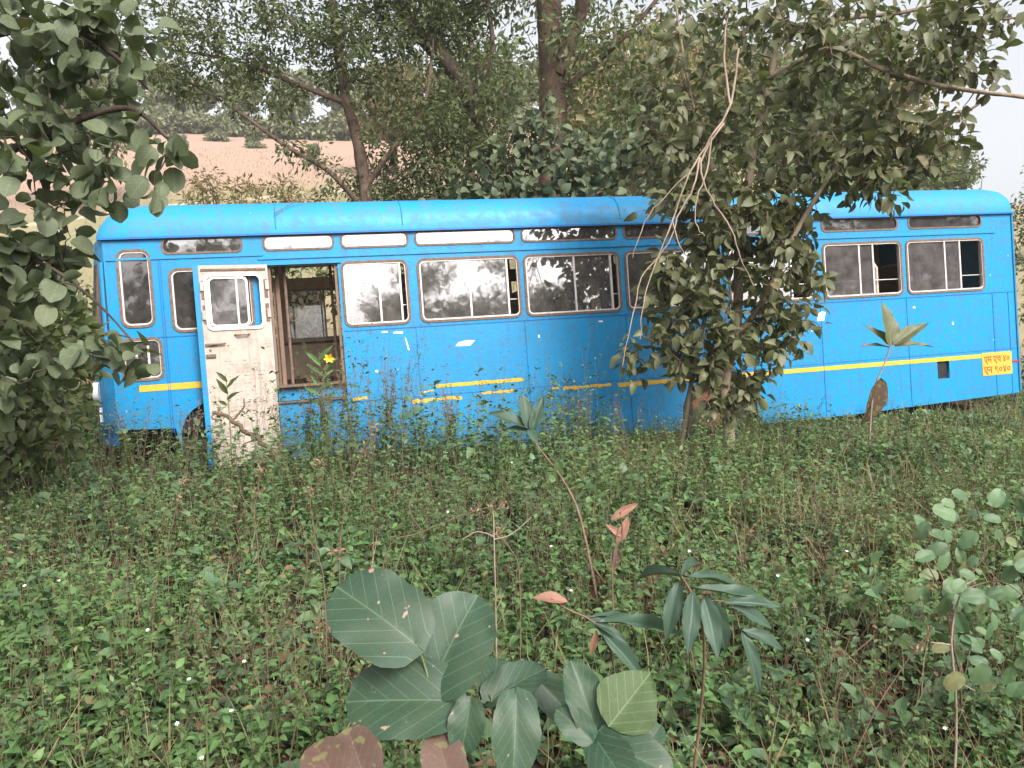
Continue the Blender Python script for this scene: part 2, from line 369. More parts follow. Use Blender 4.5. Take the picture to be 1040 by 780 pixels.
bsdf(nt, o, mix(nt, mr.outputs[0], soil, field), .95, .1, n1.outputs[0], .8, bdist=.04)
g = link('ground', mesh_np('ground', V, [F]), m, smooth=True); prop(g, kind='structure')

# ------------------------------------------------------------------ THE BUS
ex = .966 * RT + .0772 * UP + .247 * FW; ex /= np.linalg.norm(ex)
ez = -.0717 * RT + .996 * UP - .03 * FW; ez -= ez.dot(ex) * ex; ez /= np.linalg.norm(ez); ey = np.cross(ez, ex)
r0 = RT * (480 - 520) / FOC + UP * (90 / FOC) + FW
BO = EYE + r0 * 8.5 - ex * 3.6 - ez * 1.7            # front lower near corner of the body
bus = empty('bus')
bus.matrix_world = Matrix([[ex[0], ey[0], ez[0], BO[0]], [ex[1], ey[1], ez[1], BO[1]], [ex[2], ey[2], ez[2], BO[2]], [0, 0, 0, 1]])
prop(bus, 'abandoned long blue bus with broken yellow stripe, open white door and dusty sliding windows', 'bus')
LEN = 10.82; WID = 2.5
def bl(x, y, z): return BO + ex * x + ey * y + ez * z

def rrect(x0, x1, z0, z1, r, n=5):
    pts = []
    for cx, cz, a0 in ((x1 - r, z1 - r, 0), (x0 + r, z1 - r, 90), (x0 + r, z0 + r, 180), (x1 - r, z0 + r, 270)):
        for k in range(n + 1):
            a = R_(a0 + 90 * k / n); pts.append((cx + r * math.cos(a), cz + r * math.sin(a)))
    return pts

def plate_holes(name, outer, holes, y0, th, mt, parent, smooth=False):
    """flat sheet in the x-z plane with openings, thickness th starting at y0"""
    cu = bpy.data.curves.new(name, 'CURVE'); cu.dimensions = '2D'; cu.fill_mode = 'BOTH'; cu.extrude = th / 2
    for loop in [outer] + holes:
        s = cu.splines.new('POLY'); s.points.add(len(loop) - 1); s.use_cyclic_u = True
        for p, (x, z) in zip(s.points, loop): p.co = (x, z, 0, 1)
    ob = bpy.data.objects.new('tmp', cu); C.objects.link(ob)
    dg = bpy.context.evaluated_depsgraph_get(); me = bpy.data.meshes.new_from_object(ob.evaluated_get(dg))
    bpy.data.objects.remove(ob); bpy.data.curves.remove(cu)
    me.transform(Matrix(((1, 0, 0, 0), (0, 0, 1, y0 + th / 2), (0, 1, 0, 0), (0, 0, 0, 1)))); me.materials.clear()
    me.name = name; me.flip_normals()
    return link(name, me, mt, parent)

WIN = [(2.25, 2.90), (3.04, 4.12), (4.21, 5.30), (5.40, 6.52), (6.70, 7.80), (7.98, 9.08), (9.18, 10.33)]
CLE = [(.54, 1.27), (1.49, 2.17), (2.26, 2.94), (3.03, 4.11), (4.20, 5.30), (5.40, 6.50), (6.68, 7.80), (7.98, 9.05), (9.23, 10.33)]
WZ = (1.455, 2.095)
def arch(x0, x1, z0, zt, n=12):
    return [(x0 + (x1 - x0) * (1 - math.cos(math.pi * k / n)) / 2, z0 + (zt - z0) * math.sin(math.pi * k / n) ** .6) for k in range(n + 1)]
# outline of the near side, anticlockwise from the front lower corner
out = [(.0, .57), (.52, .54)] + arch(.56, 1.42, .3, .80) + [(1.47, .02), (1.505, .02), (1.505, 2.1), (2.2, 2.1), (2.2, .0), (5.92, .0)] + arch(5.97, 6.97, .02, .62) + [(7.02, .0), (8.3, .0), (LEN, .075), (LEN, 2.43), (0, 2.43)]
holes = [rrect(a, b, *WZ, .06) for a, b in WIN] + [rrect(a, b, 2.262, 2.398, .05) for a, b in CLE]
holes += [rrect(.13, .40, 1.57, 2.29, .07), rrect(.10, .44, 1.05, 1.43, .06), rrect(.59, 1.33, 1.50, 2.09, .07)]
holes += [[(9.545, .345), (9.725, .345), (9.725, .575), (9.545, .575)]]
side = plate_holes('side_wall', out, holes, 0, .03, M['blue'], bus)
inner_out = [(.02, .9), (1.50, .9), (1.50, 2.1), (2.21, 2.1), (2.21, .9), (LEN - .02, .9), (LEN - .02, 2.42), (.02, 2.42)]
plate_holes('inner_lining', inner_out, [rrect(a - .005, b + .005, WZ[0] - .005, WZ[1] + .005, .06) for a, b in WIN] + [rrect(a - .005, b + .005, 2.257, 2.403, .05) for a, b in CLE] + [rrect(.125, .405, 1.565, 2.295, .07), rrect(.095, .445, 1.045, 1.435, .06), rrect(.585, 1.335, 1.495, 2.095, .07)], .055, .01, M['inner'], bus)
# far side
FW_ = [(.6, 1.5), (1.62, 2.42), (2.55, 3.6), (3.75, 4.85), (5.0, 6.1), (6.25, 7.35), (7.5, 8.6), (8.8, 10.2)]
plate_holes('far_side_wall', [(0, .3), (LEN, .1), (LEN, 2.43), (0, 2.43)], [rrect(a, b, 1.45, 2.1, .06) for a, b in FW_] + [rrect(a, b, 2.26, 2.4, .05) for a, b in FW_], WID - .03, .03, M['blue'], bus)
plate_holes('far_inner_lining', [(.02, .85), (LEN - .02, .85), (LEN - .02, 2.42), (.02, 2.42)], [rrect(a - .005, b + .005, 1.445, 2.105, .06) for a, b in FW_] + [rrect(a - .005, b + .005, 2.255, 2.405, .05) for a, b in FW_], WID - .06, .012, M['inner'], bus)
MB().box(.03, LEN - .03, .1, WID - .07, .82, .87).build('floor', M['inner'], bus)
MB().box(.03, 1.5, .07, .1, .5, .87).box(2.2, LEN - .03, .07, .1, .5, .87).build('floor_skirt', M['black'], bus)

# windows
def ring(pts_out, pts_in, y0, y1):
    n = len(pts_out); V = []; F = []
    for y in (y0, y1):
        V += [(x, y, z) for x, z in pts_out] + [(x, y, z) for x, z in pts_in]
    for k in range(n):
        j = (k + 1) % n; o, i_, O, I = 0, n, 2 * n, 3 * n
        F += [(o + k, o + j, i_ + j, i_ + k), (O + k, I + k, I + j, O + j), (o + k, O + k, O + j, o + j), (i_ + k, i_ + j, I + j, I + k)]
    return V, F
def window(name, x0, x1, z0, z1, bars, gapx, yb=0, mg='glass', rod=True, far=False, r=.06, label=None):
    """bars: uprights of the sliding sashes; glass ends at gapx"""
    s = -1 if far else 1
    f = MB().add(*ring(rrect(x0 - .022, x1 + .022, z0 - .022, z1 + .022, r + .02), rrect(x0 + .004, x1 - .004, z0 + .004, z1 - .004, r - .004), yb - s * .010, yb + s * .002)).build(name, M['rust'], bus)
    if label: f['label'] = label
    MB().add(*ring(rrect(x0 + .003, x1 - .003, z0 + .003, z1 - .003, r - .003), rrect(x0 + .019, x1 - .012, z0 + .019, z1 - .015, r - .016), yb - s * .004, yb + s * .03)).build('inner_frame', M['alu'], f)
    xs = [x0 + .01] + list(bars)
    for k in range(len(xs)):
        a = xs[k]; b = xs[k + 1] if k + 1 < len(xs) else gapx
        if b - a < .03: continue
        yy = yb + s * (.010 + .011 * (k % 2))
        MB().box(a, b, yy, yy + s * .004, z0 + .008, z1 - .008).build('pane', M[mg], f)
    bb = MB()
    for k, b in enumerate(list(bars) + ([gapx] if gapx < x1 - .03 else [])): bb.box(b - .011, b + .009, yb + s * .001, yb + s * .036, z0 + .008, z1 - .008)
    bb.build('sash_bar', M['alu'], f)
    if rod:
        MB().tube([(x0 - .01, yb + s * .045, z0 + .19), (x1 + .01, yb + s * .045, z0 + .185)], .006, 6).build('guard_rod', M['alu'], f)
    return f
def fr(w, t): return w[0] + (w[1] - w[0]) * t
window('window', *WIN[0], *WZ, [fr(WIN[0], .56)], fr(WIN[0], .90))
window('window', *WIN[1], *WZ, [fr(WIN[1], .50)], fr(WIN[1], .89))
window('window', *WIN[2], *WZ, [fr(WIN[2], .52)], fr(WIN[2], .92))
window('window', *WIN[3], *WZ, [fr(WIN[3], .48)], fr(WIN[3], .88))
window('window', *WIN[4], *WZ, [fr(WIN[4], .5)], fr(WIN[4], .75))
window('window', *WIN[5], *WZ, [fr(WIN[5], .46)], fr(WIN[5], .64), mg='glass2', label='rear window slid half open with a seat back in the gap')
window('window', *WIN[6], *WZ, [fr(WIN[6], .5)], fr(WIN[6], .70), mg='glass2', label='rearmost window slid open over black interior')
for a, b in CLE:
    f = MB().add(*ring(rrect(a - .014, b + .014, 2.248, 2.412, .06), rrect(a + .006, b - .006, 2.268, 2.392, .044), -.008, .004)).build('clerestory_window', M['rust'], bus)
    MB().box(a, b, .012, .016, 2.262, 2.398).build('pane', M['glassmid'] if a < 4.5 else M['glassdk'], f)
window('quarter_window', .13, .40, 1.57, 2.29, [], .39, mg='glassdk', rod=False, r=.07)
f = window('lower_quarter_window', .10, .44, 1.05, 1.43, [.22, .33], .43, mg='glass', rod=False)
window('window', .59, 1.33, 1.50, 2.09, [.96], 1.32, mg='glassdk', rod=False, r=.07)
for a, b in FW_:
    window('far_window', a, b, 1.45, 2.1, [fr((a, b), .55)], fr((a, b), .60), yb=WID, mg='glass2', rod=False, far=True)

# trims, seams, gutter and riveting on the near side
t = MB(); t.box(.02, 1.47, -.012, 0, 2.205, 2.225).box(1.42, LEN - .02 - .25, -.014, 0, 2.165, 2.19).box(1.47, 2.24, -.02, -.001, 2.105, 2.14); t.build('gutter_trim', M['blue'], bus)
t = MB(); t.box(2.22, LEN - .01, -.006, 0, 1.393, 1.402).box(2.22, LEN - .02, -.004, 0, .655, .662)
for x in (2.96, 4.16, 5.35, 6.61, 7.89, 9.13, 10.45, 10.7): t.box(x, x + .006, -.005, 0, .02, 1.39)
for x in (.48, .5): t.box(x, x + .006, -.005, 0, .5, 2.2)
t.box(.02, 1.47, -.005, 0, 1.44, 1.448)
t.build('panel_seams', M['bluedark'], bus)
rv = MB()
def rivet(x, z):
    V = [(x - .006, 0, z - .006), (x + .006, 0, z - .006), (x + .006, 0, z + .006), (x - .006, 0, z + .006), (x, -.006, z)]
    rv.add(V, [(0, 1, 4), (1, 2, 4), (2, 3, 4), (3, 0, 4)])
for x in np.arange(2.3, 10.7, .09): rivet(x, 1.42); rivet(x, 2.225 if x > 2.3 else 2.235); rivet(x, .69)
for xx in (2.935, 4.145, 5.37, 6.59, 7.87, 9.11, 10.47):
    for z in np.arange(.1, 1.38, .08): rivet(xx, z)
    for z in np.arange(1.45, 2.15, .08): rivet(xx + .01, z)
r_ = rv.build('rivets', M['blueroof'], bus); r_['kind'] = 'stuff'
# stripes
def strip(mb, pts_top, w, y=-.004, jag=0):
    """painted band as a sheet; pts along top edge"""
    P = [(x, z) for x, z in pts_top]; xs = np.linspace(P[0][0], P[-1][0], max(2, int((P[-1][0] - P[0][0]) / .03)))
    zt = np.interp(xs, [p[0] for p in P], [p[1] for p in P])
    V = []; F = []
    for k, (x, z) in enumerate(zip(xs, zt)):
        ja = random.uniform(-jag, jag * .3); jb = random.uniform(-jag * .3, jag)
        V += [(x, y, z + ja), (x, y, z - w + jb)]
        if k: F.append((2 * k - 2, 2 * k, 2 * k + 1, 2 * k - 1))
    mb.add(V, F)
y1 = MB()
strip(y1, [(.22, .985), (1.46, .985)], .062)
strip(y1, [(3.13, .775), (4.1, .775)], .042, jag=.004)
strip(y1, [(2.86, .635), (3.4, .635)], .045, jag=.016); strip(y1, [(2.25, .70), (2.4, .705)], .035, jag=.012); strip(y1, [(2.95, .71), (3.1, .72)], .02, jag=.006)
strip(y1, [(3.62, .655), (4.0, .66)], .04, jag=.016); strip(y1, [(4.42, .64), (4.5, .645)], .03, jag=.01)
strip(y1, [(4.55, .64), (5.12, .64)], .045, jag=.014); strip(y1, [(5.2, .63), (5.75, .63)], .052, jag=.006)
strip(y1, [(5.75, .63), (10.24, .615)], .052, jag=.001)
y1.build('yellow_stripe', M['yellow'], bus)
ch = MB()
for x, z, w, h, sk in ((3.37, 1.165, .16, .05, .06), (2.86, 1.16, .02, .12, -.03), (2.72, 1.34, .1, .02, 0), (2.6, 1.36, .06, .012, 0), (5.02, 1.33, .05, .015, 0), (4.3, 1.2, .02, .03, 0), (7.83, 1.18, .1, .1, .03), (7.74, 1.06, .12, .02, 0), (9.8, 1.02, .03, .03, 0), (9.22, 1.26, .04, .02, 0), (2.5, .95, .03, .02, 0), (8.9, .95, .02, .02, 0), (6.1, 1.25, .05, .03, 0)):
    ch.add([(x, -.003, z), (x + w, -.003, z - .005), (x + w + sk, -.003, z + h), (x + w * .4 + sk, -.003, z + h * 1.15), (x + sk * .6, -.003, z + h * .8)], [(0, 1, 2, 3, 4)])
ch.build('paint_scrape', M['white'], bus)
# maker/registration panel painted in yellow
pl = MB().box(10.235, 10.705, -.006, -.001, .33, .625).build('number_panel', M['plate'], bus)
def lettering(text, x, z, size, parent, mt, y=-.008, wmax=None):
    cu = bpy.data.curves.new('t', 'FONT'); cu.body = text; cu.size = size; cu.extrude = .0015; cu.align_x = 'CENTER'; cu.offset = size * .012
    ob = bpy.data.objects.new('t', cu); C.objects.link(ob); dg = bpy.context.evaluated_depsgraph_get(); me = bpy.data.meshes.new_from_object(ob.evaluated_get(dg))
    bpy.data.objects.remove(ob); w = max(v.co.x for v in me.vertices) - min(v.co.x for v in me.vertices)
    k = 1 if not wmax else wmax / w
    me.transform(Matrix(((k, 0, 0, x), (0, 0, 1, y), (0, 1, 0, z), (0, 0, 0, 1)))); me.materials.clear(); me.name = 'lettering'
    return link('lettering', me, mt, parent)
lettering('एम एच ४०', 10.47, .50, .125, pl, M['ink'], wmax=.40)
lettering('एन ९०४०', 10.47, .365, .125, pl, M['ink'], wmax=.42)
MB().box(10.72, LEN - .01, -.006, -.001, .47, .50).build('red_reflector', M['lampred'], bus)
MB().box(9.54, 9.73, .032, .3, .34, .58).build('vent_box', M['black'], bus)
MB().box(1.33, 1.43, -.006, -.001, 1.02, 1.15).build('orange_reflector', M['orange'], bus)

# roof
prof = [(-.035, 2.42), (-.035, 2.47), (-.02, 2.57), (.02, 2.655), (.10, 2.725), (.28, 2.79), (.6, 2.85), (1.25, 2.89), (1.9, 2.85), (2.22, 2.79), (2.4, 2.725), (2.48, 2.655), (2.52, 2.57), (2.535, 2.47), (2.535, 2.42)]
st = [(-.06, .0), (-.055, .25), (-.03, .5), (.04, .75), (.15, .92), (.35, 1)] + [(x, 1) for x in np.linspace(.6, LEN - .16, 60)] + [(LEN - .07, .95), (LEN - .01, .82), (LEN + .02, .52), (LEN + .035, .25), (LEN + .035, 0)]
V = []; F = []
for x, e in st:
    for y, z in prof:
        ins = (1 - e) * .08; yc = y + (1.25 - y) / 1.25 * ins if abs(x) < 1 or x > LEN - 1 else y
        V.append((x, yc, 2.42 + (z - 2.42) * (e if z > 2.43 else 1) + random.uniform(-.0015, .0015)))
np_ = len(prof)
for a in range(len(st) - 1):
    for b in range(np_ - 1):
        q = a * np_ + b; F.append((q, q + np_, q + np_ + 1, q + 1))
rf = MB().add(V, F).build('roof', M['blueroof'], bus, True)
sm = MB()
for x in (1.62, 2.9, 5.35, 7.9):
    V2, F2 = tube([(x, y - (.004 if y < 1 else -.004), z + .001) for y, z in prof[1:-1]], .0055, 4); sm.add(V2, [tuple(int(i) for i in f) for f in F2])
sm.build('roof_seam', M['blueroof'], rf)
MB().box(-.04, LEN + .03, -.042, .0, 2.405, 2.425).build('drip_rail', M['bluedark'], rf)
MB().box(.0, LEN - .02, .06, WID - .06, 2.41, 2.418).build('ceiling_lining', M['alu'], rf)

# rear end
V = []; F = []; zs = [.1, .6, 1.4, 2.2, 2.42]
yy = np.linspace(0, WID, 15)
for z in zs:
    for y in yy: V.append((LEN + .03 * (1 - abs((y - 1.25) / 1.25) ** 3) + (.05 if .5 < z < 1.5 else 0) * (1 - abs((y - 1.25) / 1.25) ** 3), y, z))
for a in range(len(zs) - 1):
    for b in range(14): q = a * 15 + b; F.append((q, q + 1, q + 16, q + 15))
MB().add(V, F).build('rear_panel', M['blue'], bus, True)
MB().tube([(LEN + .0, -.008, .1), (LEN + .0, -.008, 2.4)], .014, 6).build('rear_corner_trim', M['blueroof'], bus)
# front end, bulging forward of the roof line
def fx(y, z):
    u = abs((y - 1.25) / 1.25); k = 1 if z < 1.6 else 1 - .35 * (z - 1.6) / .8
    return -(.30 * k) * (1 - u ** 5)
yf = [0, .015, .04, .08, .14, .25, .5, .9, 1.25, 1.6, 2.0, 2.25, 2.36, 2.42, 2.46, 2.485, 2.5]
def fpanel(zs):
    V = []; F = []
    for z in zs:
        for y in yf: V.append((fx(y, z), y, z))
    for a in range(len(zs) - 1):
        for b in range(len(yf) - 1): q = a * len(yf) + b; F.append((q, q + 1, q + 1 + len(yf), q + len(yf)))
    return V, F
fp = MB().add(*fpanel([.5, .7, .9, 1.1, 1.3, 1.45])).build('front_panel', M['blue'], bus, True)
MB().add(*fpanel([1.45, 1.7, 1.95, 2.2])).build('windscreen', M['glassdk'], bus, True)
MB().add(*fpanel([2.2, 2.3, 2.42])).build('front_header', M['blue'], bus, True)
for yq in (.03, 1.22, 2.47): MB().tube([(fx(yq, z) - .008, yq, z) for z in (1.45, 1.7, 1.95, 2.2)], .02, 6).build('windscreen_pillar', M['blue'], bus)
MB().add(*[q for q in fpanel([.42, .62])]).build('bumper', M['bluedark'], bus)
for yq in (.22, 2.28):
    l = MB().disc((fx(yq, .95) - .02, yq, .95), .10, (1, .0, 0), .05).build('headlight', M['lamp'], bus)
    MB().disc((fx(yq, 1.15) - .02, yq - .05, 1.17), .045, (1, 0, 0), .04).build('indicator_lamp', M['lampred'], bus)
MB().box(-.155, -.145, .02, .09, .66, .80).build('white_sticker', M['white'], bus)
# engine bay / wells / chassis
for xc, ra in ((.99, .42), (6.47, .42)):
    for yw in (.28, WID - .28):
        w = MB().disc((xc, yw, .28), .46, (0, 1, 0), .24, 28, .27).build('wheel', M['tyre'], bus, False, .02)
        rm_ = MB().disc((xc, yw - (.06 if yw < 1 else -.06), .28), .275, (0, 1, 0), .05, 24, .06).build('rim', M['rim'], w)
MB().box(.56, 1.44, .5, .55, .2, .86).box(5.96, 6.98, .5, .55, .1, .8).build('wheel_well', M['black'], bus)
MB().box(1.2, 10.2, .6, .75, .1, .3).box(1.2, 10.2, 1.75, 1.9, .1, .3).build('chassis_rail', M['rim'], bus)

# door well
MB().box(1.51, 2.195, .03, .05, .02, .70).build('step_riser', M['blue'], bus)
MB().box(1.51, 2.195, .10, .12, .72, .86).build('step_riser', M['blue'], bus)
MB().box(1.505, 2.2, .0, .14, .70, .715).box(1.505, 2.2, .02, .14, .86, .885).build('step_nosing', M['rust'], bus)
MB().box(1.49, 1.53, .035, .10, .88, 2.1).box(1.56, 1.60, .30, .34, .87, 2.38).box(2.165, 2.195, .032, .08, .88, 2.1).build('door_jamb', M['innerdark'], bus)
MB().tube([(1.66, .22, .87), (1.66, .22, 2.38)], .016, 8).tube([(2.14, .5, .87), (2.14, .5, 2.38)], .016, 8).build('grab_pole', M['rust'], bus)
MB().box(1.53, 1.56, .34, 1.1, .87, 2.0).build('cab_partition', M['innerdark'], bus)
MB().box(1.5, 2.2, WID - .085, WID - .062, .87, .93).box(1.5, 2.6, WID - .08, WID - .062, 1.38, 1.41).build('lining_batten', M['rust'], bus)

# the open door
door = empty('door'); door.parent = bus; door['label'] = 'open door showing its cream white inner face'
door.location = (1.50, -.02, .12); door.rotation_euler = (0, 0, R_(180 + 10)); 
# local: +x from the hinge towards the free edge, local -y faces the bus... after the swing the inner face looks out
DW = .70; DH = 1.99
dp = plate_holes('door_panel', [(0, 0), (DW - .05, 0), (DW - .05, DH), (0, DH)], [rrect(.07, .60, 1.36, 1.90, .05)], .0, .028, M['cream'], door)
MB().box(DW - .05, DW, -.006, .036, 0, DH).build('edge_flange', M['blue'], door)
plate_holes('outer_skin', [(0, 0), (DW - .05, 0), (DW - .05, DH), (0, DH)], [rrect(.07, .60, 1.36, 1.90, .05)], -.006, .005, M['blue'], door)
dw = MB().add(*ring(rrect(.06, .61, 1.35, 1.91, .06), rrect(.09, .58, 1.38, 1.88, .045), .026, .042)).build('door_window_frame', M['alu'], door)
MB().add(*ring(rrect(.20, .575, 1.385, 1.875, .05), rrect(.222, .555, 1.405, 1.855, .04), .012, .034)).box(.30, .318, .012, .034, 1.39, 1.87).build('sash', M['alu'], dw)
MB().box(.21, .565, .012, .016, 1.39, 1.87).build('pane', M['glass2'], dw)
dk = MB()
for x0, x1, z0, z1 in ((.012, .045, 1.42, 1.60), (.012, .045, 1.66, 1.84), (.605, .635, 1.42, 1.60), (.605, .635, 1.66, 1.84)): dk.box(x0, x1, .028, .036, z0, z1)
dk.box(.02, .63, .028, .040, 1.935, 1.955); dk.build('bracket_slot', M['rust'], door)
MB().box(0.0, .035, .029, .05, 1.74, 1.83).box(0.0, .035, .029, .05, 1.46, 1.55).box(.615, .645, .029, .05, 1.74, 1.83).box(.615, .645, .029, .05, 1.46, 1.55).build('hinge_bracket', M['cream'], door)
lt = MB().box(.53, .64, .028, .045, 1.20, 1.225).box(.55, .64, .028, .05, 1.09, 1.12).tube([(.60, .05, 1.21), (.45, .055, 1.22)], .008, 5).build('latch', M['rust'], door)
MB().tube([(.22, .03, 1.30), (.24, .06, 1.295), (.34, .06, 1.295), (.36, .03, 1.30)], .008, 5).build('handle', M['rust'], door)
sc_ = MB()
for r in range(17):
    z = 1.04 - r * .038; x = random.uniform(.1, .14)
    while x < .5:
        w = random.uniform(.01, .035)
        if random.random() < .55: sc_.box(x, x + w, .0282, .0292, z, z + random.uniform(.003, .008))
        x += w + random.uniform(.006, .02)
sc_.build('faint_scribbling', M['pencil'], door)

# seats inside
def bench():
    b = MB().box(-.02, .42, 0, .9, 1.22, 1.32).build('seat', M['seat'], bus, False, .02)
    MB().box(.40, .48, 0, .9, 1.25, 1.86).build('backrest', M['seat'], b, False, .03)
    MB().tube([(.44, -.01, 1.3), (.445, -.012, 1.8), (.44, .05, 1.885), (.44, .85, 1.885), (.445, .912, 1.8), (.44, .91, 1.3)], .022, 7).build('backrest_rim', M['seatedge'], b)
    MB().tube([(.1, .08, .87), (.1, .08, 1.22)], .015, 5).tube([(.1, .82, .87), (.1, .82, 1.22)], .015, 5).build('seat_leg', M['innerdark'], b)
    return b
proto = bench(); k = 0
for yb in (.12, 1.5):
    for x in np.arange(2.55, 10.0, .83):
        if k == 0: o = proto
        else:
            o = proto.copy(); C.objects.link(o); o.parent = bus
            for c in proto.children:
                d = c.copy(); C.objects.link(d); d.parent = o
        o.location = (x, yb, 0); k += 1

# ------------------------------------------------------------------ trees
def grow(nodes, A, order_seed=0, sag=.0, up=0.15, amp=.06):
    nodes = list(map(np.array, nodes)); NP = np.array(nodes)
    d = np.min(np.linalg.norm(A[:, None] - NP[None], axis=2), axis=1); tw = []
    for a in A[np.argsort(d)]:
        q = NP - a; dist = np.linalg.norm(q, axis=1) + np.maximum(q[:, 2], 0) * .4; i = int(np.argmin(dist)); p = NP[i]; L = np.linalg.norm(a - p)
        if L < .02: continue
        m1 = p + (a - p) * .4 + rng.normal(0, amp * L, 3) + np.array([0, 0, up * L]); m2 = p + (a - p) * .75 + rng.normal(0, amp * L, 3) + np.array([0, 0, up * L * .7])
        tw.append(np.array([p, m1, m2, a + np.array([0, 0, -sag * L])])); NP = np.vstack([NP, m1, m2, tw[-1][3]])
    return tw

def blobs_pts(blobs, n, gap=0.0):
    vol = np.array([b[3] * b[4] * b[5] for b in blobs]) ** .8
    if len(blobs[0]) > 6: vol = vol * np.array([b[6] for b in blobs])
    idx = rng.choice(len(blobs), n, p=vol / vol.sum()); d = rdir(n) * (rng.uniform(0.05, 1, n) ** .45)[:, None]
    B = np.array([b[:6] for b in blobs]); return B[idx, :3] + d * B[idx, 3:6]

def tree(name, label, cat, trunks, blobs, n_attr, lpt, size, tplk, leafm, barkm, group=None, spread=.12, droop=.5, twr=.006, aspect=.6, trn=8, tn=5, twigm=None, up=.15, upness=.6):
    """trunks: list of (points, r0, r1). Everything in world metres."""
    base = np.array(trunks[0][0][0], float)
    root = empty(name, base); prop(root, label, cat, group)
    tv = []; tf = []; n0 = 0; nodes = []
    for pts, ra, rb in trunks:
        P = smooth_path(pts, 5); V, F = tube(P, np.linspace(ra, rb, len(P)), trn)
        V = V + rng.normal(0, ra * .05, V.shape)
        tv.append(V); tf.append(F + n0); n0 += len(V); nodes += list(P[len(P) // 5:])
    link('trunk', mesh_np('trunk', np.vstack(tv), [np.vstack(tf)], offset=base), barkm, root, True)
    A = blobs_pts(blobs, n_attr); tw = grow(nodes, A, up=up)
    tv = []; tf = []; n0 = 0
    for t in tw:
        L = np.linalg.norm(t[-1] - t[0]); V, F = tube(t, np.linspace(twr * (1 + L * .8), twr * .4, 4), 4); tv.append(V); tf.append(F + n0); n0 += len(V)
    link('branches', mesh_np('branches', np.vstack(tv), [np.vstack(tf)], offset=base), twigm or barkm, root, True)
    T = np.array(tw); nT = len(T); k = rng.integers(0, nT, nT * lpt); s = rng.uniform(.25, 1, nT * lpt)
    seg = np.minimum((s * 3).astype(int), 2); fr_ = s * 3 - seg
    P = T[k, seg] * (1 - fr_)[:, None] + T[k, seg + 1] * fr_[:, None]; ax = T[k, 3] - T[k, 0]
    off = rdir(len(P)) * (rng.uniform(0, 1, len(P)) ** .6 * spread)[:, None]; P = P + off
    D = norm(norm(ax) * .5 + norm(off) * .8 + rdir(len(P)) * .5 + np.array([0, 0, -droop])); Nn = rdir(len(P)) + np.array([0, -.25, upness * 1.2])
    Ls = size * rng.uniform(.6, 1.25, len(P)); tint = np.clip(rng.beta(2, 2.4, len(P)) * .93 + (rng.random(len(P)) < .035) * .35 + rng.normal(0, .1, nT)[k], 0, 1)
    V, F, tt, uv = leaf_arrays(P, D, Nn, Ls, Ls * aspect, tint, template(tplk, tn))
    link('crown', mesh_np('crown', V, [F], tt, uv, offset=base), leafm, root, False)
    return root

def B(px, py, Y, rx, ry, rY, w=1.0):
    c = at(px, py, Y); s = Y / FOC; return (*c, rx * s, rY, ry * s, w)
def G(px, Y, dz=-.1):
    x = (px - 520) / FOC * Y; return np.array([x, Y, float(gz(x, Y)) + dz])

# the leafy tree in front of the bus
tree('leafy_tree', 'leafy tree with pale trunk growing right in front of the blue bus', 'tree',
     [([G(741, 7.5), at(740, 425, 7.5), at(736, 390, 7.5), at(748, 330, 7.55), at(752, 250, 7.6), at(766, 150, 7.6), at(785, 60, 7.5), at(800, -70, 7.4)], .062, .03),
      ([G(690, 7.7), at(700, 400, 7.7), at(712, 340, 7.7), at(722, 290, 7.65), at(728, 200, 7.6), at(700, 90, 7.6), at(680, -40, 7.5)], .026, .01),
      ([at(745, 345, 7.5), at(772, 310, 7.4), at(800, 250, 7.2), at(850, 170, 7.0), at(900, 130, 6.9)], .035, .012),
      ([at(778, 80, 7.5), at(820, 58, 7.3), at(850, 50, 7.0), at(895, 70, 6.8), at(950, 86, 6.6), at(1000, 94, 6.4), at(1050, 100, 6.3), at(1120, 112, 6.2)], .028, .013),
      ([at(790, 40, 7.5), at(850, 20, 7.3), at(930, 10, 7.2), at(1000, -20, 7)], .03, .012)],
     [B(735, 345, 7.5, 82, 58, .55, 1.1), B(692, 290, 7.4, 55, 50, .5), B(790, 285, 7.4, 45, 55, .5, 1.1), B(745, 225, 7.4, 90, 45, .6, 1.2), B(728, 402, 7.4, 50, 28, .35, 1.0), B(700, 330, 7.4, 60, 60, .4, .5), B(655, 350, 7.3, 35, 45, .3, .5), B(640, 385, 7.3, 40, 18, .3, .3),
      B(750, 150, 7.4, 115, 50, .7, .7), B(870, 160, 7.1, 90, 45, .6), B(930, 140, 6.9, 65, 42, .5, .7), B(760, 60, 7.4, 130, 65, .8, .7), B(890, 60, 7.1, 110, 60, .8, .75), B(970, 40, 6.9, 50, 40, .6, .3), B(1010, 25, 6.6, 45, 28, .5, .5), B(985, 60, 6.8, 40, 50, .4, .3), B(905, 200, 6.9, 55, 18, .25, .9), B(800, 340, 7.3, 40, 30, .35, .6), B(690, 190, 7.4, 50, 40, .5), B(655, 100, 7.5, 40, 60, .4, .35)],
     950, 6, .122, 'ovate', M['front'], M['barkpale'], spread=.11, droop=.55, twr=.006, aspect=.62, twigm=M['bark'])
